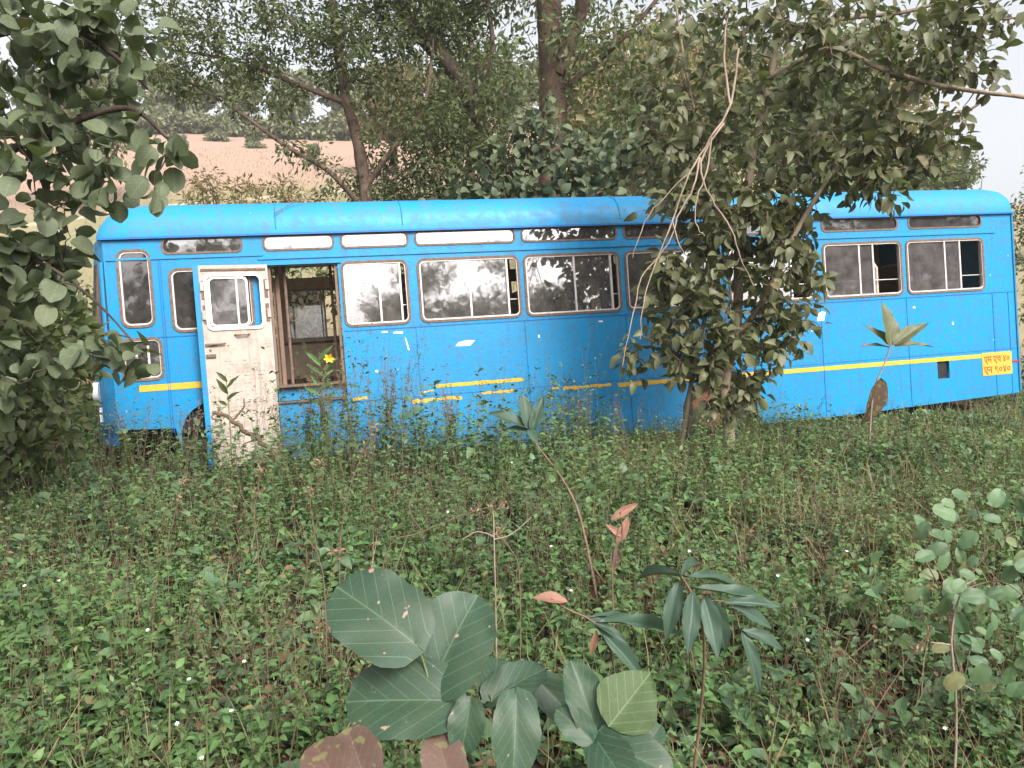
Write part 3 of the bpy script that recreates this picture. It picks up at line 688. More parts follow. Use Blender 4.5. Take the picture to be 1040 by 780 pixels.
# bare hanging branches on it (a dead limb caught in the crown)
hb = empty('dead_hanging_branch', at(750, 55, 7.0)); prop(hb, 'bare pale forked branch hanging down in front of the leafy tree', 'dead branch')
hv = MB(); base = np.array(hb.location)
for pts, ra, rb in (
    ([(750, 50), (742, 105), (722, 140), (700, 175), (683, 225), (668, 262), (655, 300), (650, 345)], .011, .003),
    ([(735, 125), (712, 165), (722, 200), (742, 232), (752, 262), (766, 290)], .010, .004),
    ([(710, 160), (704, 190), (690, 215), (682, 240), (668, 262)], .009, .004),
    ([(722, 140), (718, 175), (708, 200), (706, 226), (716, 240)], .009, .003),
    ([(683, 225), (690, 250), (700, 262)], .006, .003), ([(668, 262), (652, 282), (640, 330), (632, 370)], .006, .003),
    ([(752, 262), (745, 268), (738, 272)], .004, .002), ([(700, 175), (675, 200), (655, 225), (642, 262)], .006, .003), ([(742, 105), (735, 60), (740, 10)], .011, .008)):
    P = smooth_path([at(a, b, 6.9 - .002 * b) for a, b in pts], 4) - base
    hv.tube(P + rng.normal(0, .004, P.shape), np.linspace(ra, rb, len(P)), 6)
hv.build('bare_limb', M['twig'], hb, True)

# round-leaved tree leaning in from the left, close to the camera
tree('round_leaved_tree', 'near tree with big round dull green leaves reaching in over the bus front', 'tree',
     [([G(-260, 4.4), at(-200, 450, 4.3), at(-150, 250, 4.2), at(-110, 100, 4.2), at(-60, -40, 4.2)], .08, .04),
      ([at(-150, 250, 4.2), at(-40, 180, 4.1), at(60, 130, 4.0), at(130, 110, 3.9), at(170, 140, 3.85)], .03, .008),
      ([at(-110, 100, 4.2), at(-20, 40, 4.1), at(70, 30, 4.0), at(120, 60, 3.9), at(150, 90, 3.9)], .025, .007),
      ([at(-170, 330, 4.2), at(-60, 280, 4.2), at(20, 260, 4.1), at(90, 300, 4.0), at(150, 365, 3.9)], .015, .004)],
     [B(30, 70, 4.0, 85, 80, .5, .85), B(105, 45, 4.0, 55, 45, .4, .8), B(45, 180, 4.0, 75, 60, .5, .85), B(140, 130, 3.9, 35, 60, .25, .4), B(120, 195, 3.9, 45, 22, .2, .35), B(25, 270, 4.1, 55, 55, .5, 1.0), B(20, 370, 4.2, 50, 50, .4, 1.0), B(110, 345, 3.9, 32, 40, .2, .5), B(122, 378, 3.9, 48, 24, .15, .75), B(-90, 200, 4.2, 60, 220, .6, .8), B(160, 160, 3.9, 25, 20, .15, .4)],
     300, 5, .10, 'round', M['butea'], M['barkdark'], spread=.10, droop=.35, twr=.004, aspect=.86, tn=7)

# slender small-leaved tree behind the bus
tree('slender_tree', 'slender small leaved tree behind the bus roof above the open door', 'tree',
     [([G(380, 12.5), at(374, 250, 12.5), at(371, 190, 12.5), at(362, 140, 12.5), at(350, 95, 12.5), at(341, 30, 12.5), at(330, -60, 12.5)], .13, .05),
      ([at(371, 215, 12.5), at(335, 175, 12.3), at(290, 148, 12.1), at(240, 112, 12), at(190, 82, 12)], .05, .015),
      ([at(352, 105, 12.5), at(300, 85, 12.3), at(240, 62, 12.1), at(170, 50, 12)], .05, .015),
      ([at(371, 190, 12.5), at(400, 150, 12.4), at(430, 110, 12.3), at(440, 40, 12.2)], .05, .02)],
     [B(200, 60, 12, 75, 45, .9, 1.2), B(265, 100, 12.1, 60, 28, .7, .8), B(320, 150, 12.2, 45, 25, .6, .5), B(300, 45, 12.3, 80, 45, 1.1), B(390, 60, 12.5, 70, 60, 1.2, 1.2), B(420, 150, 12.5, 60, 45, 1, 1.1), B(345, 185, 12.3, 25, 16, .5, .5), B(150, 10, 12, 60, 30, .8, 1.3), B(110, 40, 12, 50, 30, .8, .8), B(240, 5, 12, 70, 25, .8, .7), B(400, -40, 12.3, 160, 60, 1.4, 1)],
     1050, 18, .098, 'lance', M['small'], M['bark'], spread=.17, droop=.3, twr=.006, aspect=.48, tn=3, up=.08)
# big trunk
tree('big_trunk_tree', 'tall tree with a thick straight brown trunk behind the middle of the bus', 'tree',
     [([G(562, 13.5), at(561, 250, 13.5), at(560, 180, 13.5), at(562, 120, 13.5), at(560, 60, 13.5), at(557, 0, 13.5), at(556, -90, 13.5)], .27, .2),
      ([at(566, 75, 13.4), at(584, 30, 13.3), at(600, -30, 13.2), at(615, -90, 13.1)], .14, .10),
      ([at(560, 100, 13.5), at(610, 60, 13.3), at(650, 20, 13), at(690, -30, 13)], .05, .03)],
     [B(500, 30, 13, 80, 55, 1.2, .7), B(610, 60, 13, 70, 70, 1.2, 1.1), B(640, 130, 13, 50, 50, 1, .9), B(520, 110, 13, 40, 40, .8, .5), B(560, -60, 13, 200, 60, 2, 1), B(690, 40, 13.2, 60, 60, 1, .4)],
     520, 14, .12, 'ovate', M['mid'], M['bark'], spread=.3, droop=.4, twr=.008, aspect=.55, tn=3, trn=14)
tree('leaning_tree', 'dark leaning tree with a crooked limb left of the thick trunk', 'tree',
     [([G(520, 12.8), at(505, 240, 12.8), at(497, 170, 12.8), at(486, 120, 12.8), at(464, 76, 12.7), at(436, 45, 12.6), at(412, 15, 12.5), at(395, -50, 12.4)], .17, .10),
      ([at(478, 100, 12.7), at(500, 50, 12.6), at(490, -20, 12.5)], .05, .03),
      ([at(455, 68, 12.7), at(440, 30, 12.7), at(430, -20, 12.7)], .04, .02)],
     [B(455, 120, 12.6, 50, 45, .8), B(470, 170, 12.4, 60, 30, .7, 1.2), B(530, 150, 12.5, 40, 40, .7, .8), B(440, 10, 12.6, 70, 40, 1, .8), B(500, 90, 12.5, 40, 40, .8, .6)],
     420, 13, .10, 'ovate', M['small'], M['barkdark'], spread=.26, droop=.4, twr=.008, aspect=.5, tn=3, trn=12)
# climber with large leaves heaped behind the roof
def shrub(name, label, cat, px, Y, h, blobs, n, lpt, size, tplk, leafm, group=None, aspect=.85, spread=.16, barkm=None, tn=5, droop=.4, twr=.006):
    b = G(px, Y); st_ = []
    for k in range(4):
        c = blobs[rng.integers(0, len(blobs))]; st_.append(([b + rng.normal(0, .08, 3) * [1, 1, 0], (b + np.array(c[:3])) / 2 + rng.normal(0, .1, 3), np.array(c[:3])], .03 * h / 2, .008))
    return tree(name, label, cat, st_, blobs, n, lpt, size, tplk, leafm, barkm or M['bark'], group, spread, droop, twr, aspect, 6, tn)
shrub('climber_thicket', 'large leaved climber heaped over shrubs just behind the middle of the roof', 'climber', 560, 12, 3, [B(510, 185, 11.9, 45, 40, .6, .7), B(600, 170, 11.9, 45, 45, .6, .8), B(560, 225, 11.9, 120, 30, .7), B(660, 150, 11.9, 35, 45, .5, .7), B(540, 140, 11.9, 30, 30, .5, .3), B(470, 205, 11.9, 40, 20, .5, .6)], 400, 7, .14, 'round', M['butea'])
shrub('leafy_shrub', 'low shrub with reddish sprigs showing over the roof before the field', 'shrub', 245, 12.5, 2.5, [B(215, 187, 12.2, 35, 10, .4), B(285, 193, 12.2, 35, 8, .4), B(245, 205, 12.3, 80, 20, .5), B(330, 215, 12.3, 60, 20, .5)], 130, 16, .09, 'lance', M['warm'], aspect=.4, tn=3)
shrub('leafy_shrub', 'dark shrub behind the roof between the slender tree and the leaning tree', 'shrub', 420, 13, 3, [B(400, 195, 13, 60, 30, .8), B(450, 215, 13, 70, 40, .8), B(370, 215, 13, 50, 30, .8)], 260, 20, .08, 'lance', M['small'], aspect=.45, tn=3)
shrub('leafy_shrub', 'shadowy shrub seen through the far windows of the bus', 'shrub', 330, 12.6, 2.5, [B(310, 300, 12.4, 60, 60, .6), B(230, 290, 12.4, 60, 60, .6), B(420, 290, 12.6, 70, 60, .6)], 260, 14, .11, 'ovate', M['small'], aspect=.55, tn=3)
shrub('leafy_shrub', 'olive shrub behind the roof on the right of the climber', 'shrub', 700, 13, 3, [B(690, 190, 13, 60, 50, .8), B(780, 190, 13.4, 70, 50, .8), B(740, 140, 13.4, 60, 50, .8, .6)], 260, 16, .10, 'ovate', M['mid'], aspect=.5, tn=3)
shrub('leafy_shrub', 'shrub growing past the rear end of the bus at the right edge', 'shrub', 1085, 12.5, 3, [B(1060, 250, 12.5, 35, 60, .7), B(1075, 340, 12.3, 42, 60, .7), B(1120, 220, 12.5, 60, 80, .7), B(1045, 200, 12.8, 28, 28, .4, .6)], 330, 20, .08, 'ovate', M['mid'], aspect=.5, tn=3)
shrub('leafy_shrub', 'dark shrub under the round leaved tree left of the bus front', 'shrub', 10, 6.3, 2, [B(10, 410, 6.2, 75, 50, .5), B(25, 455, 6.0, 70, 22, .4), B(-40, 330, 6.4, 70, 80, .5), B(50, 345, 6.6, 45, 50, .4)], 260, 12, .10, 'ovate', M['small'], aspect=.6, tn=4)
shrub('leafy_shrub', 'shrub close behind the bus front at the far left', 'shrub', 40, 10, 2, [B(40, 330, 10, 60, 80, .7), B(-40, 280, 10, 80, 80, .7), B(75, 390, 9.6, 25, 50, .5)], 260, 14, .10, 'ovate', M['small'], aspect=.6, tn=4)

# background trees: one of each kind, then copies
def copy_tree(o, loc, rz, s, label, group):
    r = o.copy(); C.objects.link(r); r.location = loc; r.rotation_euler = (0, 0, rz); r.scale = s; r['label'] = label; r['group'] = group
    for c in o.children:
        d = c.copy(); C.objects.link(d); d.parent = r
    return r
def generic(name, label, leafm, at_xy, h=9, group=None, n=330, lpt=22, size=.3, barkm='bark', low=False):
    x, y = at_xy; b = np.array([x, y, float(gz(x, y)) - .2])
    tr = [([b, b + [.1, 0, h * .25], b + [-.1, .2, h * .5], b + [.2, 0, h * .85]], h * .03, h * .01)]
    for k in range(6):
        a = k * 1.05 + rng.uniform(-.3, .3); z0 = h * rng.uniform(.22, .5); l = h * rng.uniform(.25, .38)
        tr.append(([b + [0, 0, z0], b + [math.cos(a) * l * .5, math.sin(a) * l * .5, z0 + l * .45], b + [math.cos(a) * l, math.sin(a) * l, z0 + l * .8]], h * .012, h * .004))
    bl_ = [(*(b + [math.cos(a) * h * .24 * q, math.sin(a) * h * .24 * q, h * zf]), h * .2, h * .2, h * .13, 1) for a, q, zf in [(rng.uniform(0, 6.28), rng.uniform(.3, 1.2), rng.uniform(.35, .92)) for _ in range(11)]]
    if low: bl_ += [(*(b + [math.cos(a) * h * .2, math.sin(a) * h * .2, h * .14]), h * .3, h * .3, h * .14, 1) for a in (0, 2, 4)]
    return tree(name, label, 'tree', tr, bl_, n, lpt, size, 'ovate', leafm, M[barkm], group, spread=h * .05, droop=.3, twr=.015, aspect=.6, tn=3)
def X(px, Y): return ((px - 520) / FOC * Y, Y)
GA = 'trees standing on the slope behind the bus'
t1 = generic('background_tree', 'tree with sunlit yellow painted into its leaves on the slope behind the leafy tree', M['warm'], X(700, 24), 9, GA, lpt=11)
t2 = generic('background_tree', 'olive tree on the slope above the rear windows of the bus', M['mid'], X(840, 20), 8.5, GA, lpt=10)
t3 = generic('background_tree', 'green tree with haze paleness painted into its leaves standing at the top of the dry field', M['far'], X(250, 84), 7, GA, size=.6, lpt=22, low=True)
for k, (px, Y, s, src, lab) in enumerate([
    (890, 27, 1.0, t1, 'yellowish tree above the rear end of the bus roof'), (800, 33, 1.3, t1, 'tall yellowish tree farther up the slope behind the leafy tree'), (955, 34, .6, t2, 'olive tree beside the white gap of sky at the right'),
    (1120, 30, .7, t2, 'olive tree cut by the right edge above the bus rear'), (620, 30, 1.1, t1, 'yellowish tree just right of the thick trunk, far up the slope'), (690, 42, 1.5, t2, 'big olive tree high on the slope behind the leafy tree'),
    (480, 34, 1.1, t2, 'olive tree on the slope seen through the leaning tree'), (90, 40, 1.1, t2, 'olive tree on the field seen through the round leaves at left'), (400, 52, 1.1, t1, 'yellowish tree on the field behind the slender tree'),
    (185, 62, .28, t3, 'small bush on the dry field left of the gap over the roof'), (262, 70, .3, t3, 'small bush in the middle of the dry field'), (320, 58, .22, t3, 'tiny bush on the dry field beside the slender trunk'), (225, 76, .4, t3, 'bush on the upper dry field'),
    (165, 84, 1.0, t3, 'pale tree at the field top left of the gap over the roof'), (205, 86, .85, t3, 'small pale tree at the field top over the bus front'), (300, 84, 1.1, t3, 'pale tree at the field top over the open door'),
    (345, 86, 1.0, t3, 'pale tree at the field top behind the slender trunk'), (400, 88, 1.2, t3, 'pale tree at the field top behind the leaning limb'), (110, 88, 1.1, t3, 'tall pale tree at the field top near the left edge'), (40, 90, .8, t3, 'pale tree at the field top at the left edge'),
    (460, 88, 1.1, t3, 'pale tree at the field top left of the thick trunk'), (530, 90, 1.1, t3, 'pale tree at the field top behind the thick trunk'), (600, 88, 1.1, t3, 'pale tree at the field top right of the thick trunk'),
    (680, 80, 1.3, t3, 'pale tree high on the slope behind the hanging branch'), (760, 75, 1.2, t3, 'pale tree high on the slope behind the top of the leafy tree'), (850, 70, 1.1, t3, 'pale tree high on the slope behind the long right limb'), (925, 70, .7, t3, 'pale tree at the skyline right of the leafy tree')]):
    x, y = X(px, Y); copy_tree(src, (x, y, float(gz(x, y)) - .2), k * 1.7, (s, s, s * random.uniform(.9, 1.1)), lab, GA)
# trees across the clearing, mirrored in the bus windows
for k, (x, y, s, lab) in enumerate([(-15, -24, 1.2, 'left'), (-5, -19, .8, 'mid'), (3, -27, 1.25, 'far'), (10, -20, .9, 'right'), (8, -13, .75, 'smaller middle'), (-3, -14, .7, 'nearest'), (1.5, -17, .85, 'second nearest'), (13, -15, .9, 'between middle and right'), (24, -3, 1.2, 'farthest right'), (31, -9, 1.4, 'outer'), (20, -14, 1.1, 'beside the farthest'), (34, 2, 1.3, 'outermost')]):
    copy_tree(t2, (x, y, float(gz(x, y)) - .1), k * 2.1 + 1, (s, s, s), 'tree across the clearing mirrored in the bus windows, ' + lab, 'trees across the clearing')

# ------------------------------------------------------------------ ground cover (nobody could count it)
def clump(x, y): return .5 + .25 * np.sin(x * 2.1 + 1.3 * np.sin(y * 1.7)) + .25 * np.sin(y * 2.9 + 1.1 * np.sin(x * 2.3 + 2))
def in_bus(x, y):
    dx = x - BO[0]; dy = y - BO[1]; u = dx * ex[0] + dy * ex[1]; v = dx * ey[0] + dy * ey[1]
    return (u > -.25) & (u < LEN + .05) & (v > -.03) & (v < WID)
def scatter(n, y0=1.7, y1=12.5, pw=1.0, side=1.3):
    y = y0 + (y1 - y0) * rng.random(n) ** pw; x = rng.uniform(-1, 1, n) * (.66 * y + side); k = ~in_bus(x, y); return x[k], y[k]
def weeds(name, n, hmin, hmax, pairs, lsize, mt, stemm, y0=1.7, y1=12.5, pw=1.25, aspect=.55, keep=None, tk='ovate'):
    x, y = scatter(n, y0, y1, pw); c = clump(x, y)
    if keep is not None: k = keep(x, y, c); x, y, c = x[k], y[k], c[k]
    h = (hmin + (hmax - hmin) * (.3 * rng.random(len(x)) + .7 * c)) * rng.uniform(.7, 1.15, len(x))
    near = np.clip((y - 1.6) / 1.6, .45, 1); h = h * near * (1 + .75 * np.clip((y - 4.8) / 1.8, 0, 1) * (x < .12 * y)) * (1 + .75 * np.exp(-((x + 1.0) / .8) ** 2 - ((y - 6.8) / .8) ** 2)) * (1 + .3 * np.exp(-((x + .4) / .5) ** 2 - ((y - 5) / .6) ** 2) + .35 * np.exp(-((x + 2.4) / .6) ** 2 - ((y - 4.6) / .7) ** 2) + .4 * np.exp(-((x - 1.5) / .6) ** 2 - ((y - 6) / .8) ** 2))
    h = h * (1 + .28 * np.clip((y - 5.8) / .8, 0, 1) * (x < .9))
    h = h * (1 - .25 * np.exp(-((x + 2.3) / .7) ** 2 - ((y - 6.3) / .9) ** 2))
    right = np.clip((x - .25 * y) / (.35 * y), 0, 1) * np.clip((y - 5) / 3, 0, 1); h = h * (1 - .55 * right)
    base = np.stack([x, y, gz(x, y) - .02], -1); lean = rng.normal(0, .22, (len(x), 2)); top = base + np.stack([lean[:, 0] * h, lean[:, 1] * h, h], -1)
    # stems: thin three-sided tubes
    a = np.arange(3) * 2.094; ring_ = np.stack([np.cos(a), np.sin(a), 0 * a], -1) * .0022
    SV = np.concatenate([base[:, None] + ring_[None], top[:, None] + ring_[None] * .4], 1).reshape(-1, 3); q = (np.arange(len(x)) * 6)[:, None, None]
    SF = (np.array([[0, 1, 4, 3], [1, 2, 5, 4], [2, 0, 3, 5]])[None] + q).reshape(-1, 4)
    Ps = []; Ds = []; Ls = []; Ts = []; a0 = rng.uniform(0, 6.28, len(x)); pt = rng.beta(2, 2.2, len(x)) * .8
    pt = np.clip(pt + .14 * np.sin(x * 1.3 + y) + .1 * np.sin(x * 4.1 - y * 3.3) + .12 * np.clip(x / (.4 * y + .3), 0, 1), 0, .95)
    for k in range(pairs):
        t = .16 + .84 * k / (pairs - 1); p = base + (top - base) * t
        for sgn in (0, math.pi):
            az = a0 + k * 1.57 + sgn + rng.normal(0, .3, len(x)); el = rng.normal(.15 + .35 * (t > .9), .3, len(x))
            Ps.append(p + rng.normal(0, .008, p.shape)); Ds.append(np.stack([np.cos(az) * np.cos(el), np.sin(az) * np.cos(el), np.sin(el)], -1))
            Ls.append(lsize * (1.15 - .55 * t) * rng.uniform(.65, 1.35, len(x)) * (1 + .03 * y)); Ts.append(np.clip(pt + rng.normal(0, .13, len(x)) + (rng.random(len(x)) < .03) * .5, 0, 1))
    P = np.concatenate(Ps); D = np.concatenate(Ds); L = np.concatenate(Ls); T = np.concatenate(Ts)
    Nn = rdir(len(P)) * .55 + np.array([0, 0, 1.0])
    V, F, tt, uv = leaf_arrays(P, D, Nn, L, L * aspect, T, template(tk, 4))
    me = mesh_np(name, np.vstack([V, SV]), [F, SF + len(V)], np.concatenate([tt, np.zeros(len(SV))]), np.vstack([uv, np.zeros((len(SV), 3))]))
    o = link(name, me, mt); me.materials.append(stemm)
    mi = np.zeros(len(F) + len(SF), np.int32); mi[len(F):] = 1; me.polygons.foreach_set('material_index', mi)
    prop(o, kind='stuff'); return o
def patch(s0, thr, soft=.15):
    def f(x, y, c):
        n = .5 + .2 * np.sin(x * 3.1 * s0 + 2 * np.sin(y * 1.9 * s0 + 1)) + .2 * np.sin(y * 3.7 * s0 + 1.7 * np.sin(x * 2.2 * s0)) + .12 * np.sin(x * 9.3 + y * 7.1)
        return rng.random(len(x)) < np.clip((n - thr) / soft, .06, 1)
    return f
w1 = weeds('weeds', 7400, .08, .50, 6, .054, M['weed'], M['gstem'], aspect=.6, keep=patch(1, .33))
w3 = weeds('fine_weeds', 8500, .14, .58, 7, .032, M['weed2'], M['stem'], aspect=.5, keep=patch(.8, .42))
prop(w3, 'finer reddish stemmed weeds mixed among the broad leaved ones', 'weeds')
w4 = weeds('broad_weeds', 1500, .10, .42, 4, .09, M['weed3'], M['gstem'], aspect=.72, keep=patch(.6, .5))
prop(w4, 'scattered broader leaved weeds standing over the carpet of small ones', 'weeds')
prop(w1, 'knee high carpet of small leaved green weeds in front of the bus', 'weeds')
w2 = weeds('creeping_plants', 6500, .04, .16, 4, .055, M['weed3'], M['gstem'], aspect=.75, tk='round')
prop(w2, 'low creeping plants with rounder leaves under the weeds', 'ground cover')
def blades(name, n, hmin, hmax, w, mt, keep, bend=.5, y1=12.5, pw=1.2):
    x, y = scatter(n, 1.7, y1, pw); c = clump(x, y); k = keep(x, y, c); x, y = x[k], y[k]
    P = np.stack([x, y, gz(x, y) - .02], -1); D = norm(rdir(len(x), -.1, .1) * bend * rng.random(len(x))[:, None] + np.array([0, 0, 1.0])); L = rng.uniform(hmin, hmax, len(x))
    V, F, tt, uv = leaf_arrays(P, D, rdir(len(x), -.2, .2), L, w * rng.uniform(.6, 1.4, len(x)), rng.random(len(x)), template('blade', 4))
    return prop(link(name, mesh_np(name, V, [F], tt, uv), mt), kind='stuff')
g1 = blades('grass', 34000, .08, .36, .007, M['grass'], lambda x, y, c: (rng.random(len(x)) < .25) | ((x > .1 * y) & (y > 5)), .9)
prop(g1, 'short fading grass thickest beside the rear half of the bus', 'grass')
g2 = blades('dry_grass', 17000, .12, .42, .005, M['drygrass'], lambda x, y, c: (rng.random(len(x)) < .18) | ((x > .38 * y) & (y < 5.5)), 1.3)
prop(g2, 'tangle of brown dry grass stalks, thickest at the right foreground', 'dry grass')
x, y = scatter(9000, 1.7, 12, 1.2); P = np.stack([x, y, gz(x, y) + .01 + .03 * rng.random(len(x))], -1)
V, F, tt, uv = leaf_arrays(P, rdir(len(x), -.3, .3), rdir(len(x)) * .5 + np.array([0, 0, 1.0]), rng.uniform(.03, .1, len(x)), rng.uniform(.02, .06, len(x)), rng.random(len(x)), template('ovate', 4))
prop(link('leaf_litter', mesh_np('leaf_litter', V, [F], tt, uv), M['litter']), 'brown fallen leaves lying under the weeds', 'leaf litter', kind='stuff')
# tufts on the dry field
x = rng.uniform(-45, 45, 30000); y = 13.5 + 55 * rng.random(30000) ** 1.3
P = np.stack([x, y, gz(x, y) - .02], -1); D = norm(rdir(len(x), -.1, .1) * .5 + np.array([0, 0, 1.0]))
V, F, tt, uv = leaf_arrays(P, D, rdir(len(x), -.2, .2), rng.uniform(.1, .28, len(x)), rng.uniform(.02, .05, len(x)), rng.uniform(.2, 1, len(x)), template('blade', 3))
prop(link('field_stubble', mesh_np('field_stubble', V, [F], tt, uv), M['grass']), 'dry stubble standing on the slope field behind the bus', 'stubble', kind='stuff')

# ------------------------------------------------------------------ single plants
def plant(name, label, cat, base, stems, leaves, leafm, stemm=None, group=None, tn=9, tplk='round'):
    """stems: lists of (points, r0, r1); leaves: (base point, tip point, width, tint[, normal])"""
    base = np.array(base, float); r = empty(name, base); prop(r, label, cat, group)
    if stems:
        mb = MB()
        for pts, ra, rb in stems:
            P = smooth_path(pts, 4) - base; mb.tube(P, np.linspace(ra, rb, len(P)), 6)
        mb.build('stem', stemm or M['gstem'], r, True)
    for lf in leaves:
        a, b, w, tn_ = lf[:4]; nrm = np.array(lf[4] if len(lf) > 4 else (0, -.75, .7), float); tk = lf[5] if len(lf) > 5 else tplk; mt = lf[6] if len(lf) > 6 else leafm
        a = np.array(a); b = np.array(b); D = b - a; L = np.linalg.norm(D)
        o = big_leaf(a - base, D, nrm, L, w, tn_, tk, mt, r)
    return r
def big_leaf(P, D, Nn, L, W, tint, kind, mt, parent, name='leaf'):
    D = D / np.linalg.norm(D); Nn = Nn - D * D.dot(Nn); Nn /= np.linalg.norm(Nn); S = np.cross(D, Nn)
    n, m = 22, 13; V = []; UV = []; ph = rng.uniform(0, 6.28, 3)
    for i in range(n):
        t = i / (n - 1)
        if kind == 'round': w = math.sqrt(max(0, 1 - (2 * t - 1) ** 2)) ** .8 * (1.04 - .12 * (t - .5)); ys = 0
        elif kind == 'ovate': w = math.sin(math.pi * min(1, t ** .75)) ** .8
        else: w = math.sin(math.pi * t ** .85) ** .9
        w = max(w, .012) * (1 + .025 * math.sin(t * 13 + ph[0]) + .02 * math.sin(t * 41 + ph[1]))
        for j in range(m):
            u = -1 + 2 * j / (m - 1)
            z = -.20 * t * t + .08 * abs(u) * w + .006 * math.sin(5 * u + 6 * t + ph[1]) * w + .0018 * math.cos((t - .5 * abs(u * w)) * 34) * (1 - abs(2 * t - 1)) + .012 * math.sin(11 * t + ph[0]) * abs(u) ** 3 + .010 * math.sin(17 * t + 3 * u + ph[1]) * u * u + .03 * math.sin(3 * t + ph[2]) * u
            tt_ = t - (.10 if kind == 'round' else 0) * abs(u) ** 2 * max(0, 1 - 2.2 * t)
            V.append(P + D * tt_ * L + S * u * w * W / 2 + Nn * z * L); UV.append((u * w, t, w))
    F = [(i * m + j, i * m + j + 1, (i + 1) * m + j + 1, (i + 1) * m + j) for i in range(n - 1) for j in range(m - 1)]
    me = mesh_np(name, np.array(V), [F], np.full(len(V), tint), UV); return link(name, me, mt, parent, True)
def W(px, Y): return px / FOC * Y

Y0 = 1.75
plant('broadleaf_seedling', 'seedling with three very large round leaves in the foreground', 'plant', G(450, 1.9, -.02),
      [([G(450, 1.9, -.02), at(452, 770, 1.85), at(440, 700, Y0 + .02), at(436, 693, Y0)], .006, .004), ([at(436, 693, Y0), at(430, 672, Y0), at(422, 652, Y0 - .02)], .003, .002)],
      [(at(423, 655, Y0 - .02), at(342, 590, Y0 + .02), W(88, Y0), .3, (.1, -.8, .6)), (at(437, 698, Y0), at(480, 602, Y0 + .06), W(86, Y0), .75, (-.15, -.8, .5)), (at(464, 712, Y0 - .02), at(350, 706, Y0 - .04), W(78, Y0), .5, (0, -.8, .7))], M['big'])
Y1 = 1.7
plant('broadleaf_seedling', 'seedling of dark medium round leaves right of the three large leaves', 'plant', G(505, 1.85, -.02),
      [([G(505, 1.85, -.02), at(505, 790, 1.8), at(500, 720, Y1 + .1), at(498, 705, Y1 + .1)], .004, .002), ([at(500, 720, Y1 + .1), at(510, 712, Y1), at(517, 708, Y1)], .002, .002)],
      [(at(497, 712, Y1 + .1), at(552, 672, Y1 + .15), W(46, Y1), .1, (-.3, -.6, .7)), (at(497, 712, Y1 + .12), at(508, 665, Y1 + .2), W(40, Y1), .4, (.3, -.6, .7)), (at(524, 706, Y1), at(524, 790, Y1 - .1), W(48, Y1), .9, (.2, -.9, .3)), (at(478, 712, Y1), at(468, 766, Y1 - .05), W(36, Y1), .55, (0, -.8, .5)), (at(545, 690, 1.9), at(590, 735, 1.85), W(40, Y1), .2, (.1, -.8, .5))], M['big'])
plant('broadleaf_seedling', 'seedling with one bright yellow green round leaf, bottom centre right', 'plant', G(615, 1.8, -.02),
      [([G(615, 1.8, -.02), at(612, 775, Y1), at(612, 745, Y1)], .004, .002), ([at(612, 748, Y1), at(625, 738, Y1), at(632, 730, Y1)], .002, .002)],
      [(at(618, 738, Y1 - .02), at(662, 682, Y1 + .02), W(66, Y1), .9, (-.1, -.9, .4), 'ovate', M['bigy']), (at(606, 745, Y1), at(583, 672, Y1 + .03), W(40, Y1), .8, (.15, -.9, .4)), (at(610, 752, Y1 - .02), at(682, 782, Y1 - .1), W(46, Y1), .9, (0, -.7, .7)), (at(606, 752, Y1 - .02), at(640, 800, Y1 - .15), W(44, Y1), .4, (0, -.8, .5)), (at(600, 750, Y1 - .02), at(566, 720, Y1), W(30, Y1), .9, (0, -.8, .5)), (at(655, 760, Y1), at(672, 735, Y1 + .03), W(24, Y1), .9, (0, -.8, .5))], M['big'])
for k, (a, b, w, y_, lab) in enumerate([((372, 795), (352, 738), 50, 1.62, 'brown dead round leaf below the three large leaves'), ((345, 800), (318, 752), 52, 1.58, 'purplish dead leaf at the bottom edge, left of its neighbour'), ((458, 800), (443, 742), 46, 1.62, 'brown dead leaf at the bottom edge under the large leaves')]):
    r = empty('dead_leaf', at(*a, y_)); prop(r, lab, 'dead leaf', 'large dead leaves in the foreground')
    big_leaf(np.zeros(3), at(*b, y_ + .05) - at(*a, y_), np.array([.1, -.8, .6]), np.linalg.norm(at(*b, y_ + .05) - at(*a, y_)), W(w, y_), .2 + .3 * k, 'round', M['brownleaf'], r)
    MB().tube([(0, 0, 0), (0, .03, -.15), (.01, .05, float(G(a[0], y_)[2] - r.location[2]))], .003, 5).build('stem', M['stem'], r)
# lance-leaved saplings
YL = 2.0
def lp(a, b, w, t, dy=.0): return (at(*a, YL), at(*b, YL + dy), W(w, YL), t, (0, -.6, .8), 'lance')
plant('lance_leaved_sapling', 'sapling with a fan of long narrow bluish leaves, right foreground', 'plant', G(700, 2.15, -.02),
      [([G(700, 2.15, -.02), at(712, 720, 2.1), at(715, 650, YL), at(706, 610, YL), at(692, 585, YL)], .005, .003), ([at(706, 612, YL), at(740, 612, YL), at(752, 640, YL)], .002, .002)],
      [lp((692, 586), (768, 590), 15, .3, .1), lp((700, 598), (800, 606), 17, .5, .05), lp((735, 612), (798, 610), 12, .9), lp((690, 590), (676, 650), 18, .6, -.05), lp((704, 600), (700, 662), 19, .2, -.1), lp((715, 605), (732, 668), 19, .7, -.1), lp((722, 608), (745, 665), 15, .4), lp((742, 615), (790, 635), 14, .9), lp((752, 638), (778, 705), 16, .6, -.05), lp((752, 640), (800, 655), 14, .4), lp((692, 586), (640, 575), 13, .5, .2), lp((692, 586), (712, 560), 12, .6, .2)], M['lance'], M['stem'])
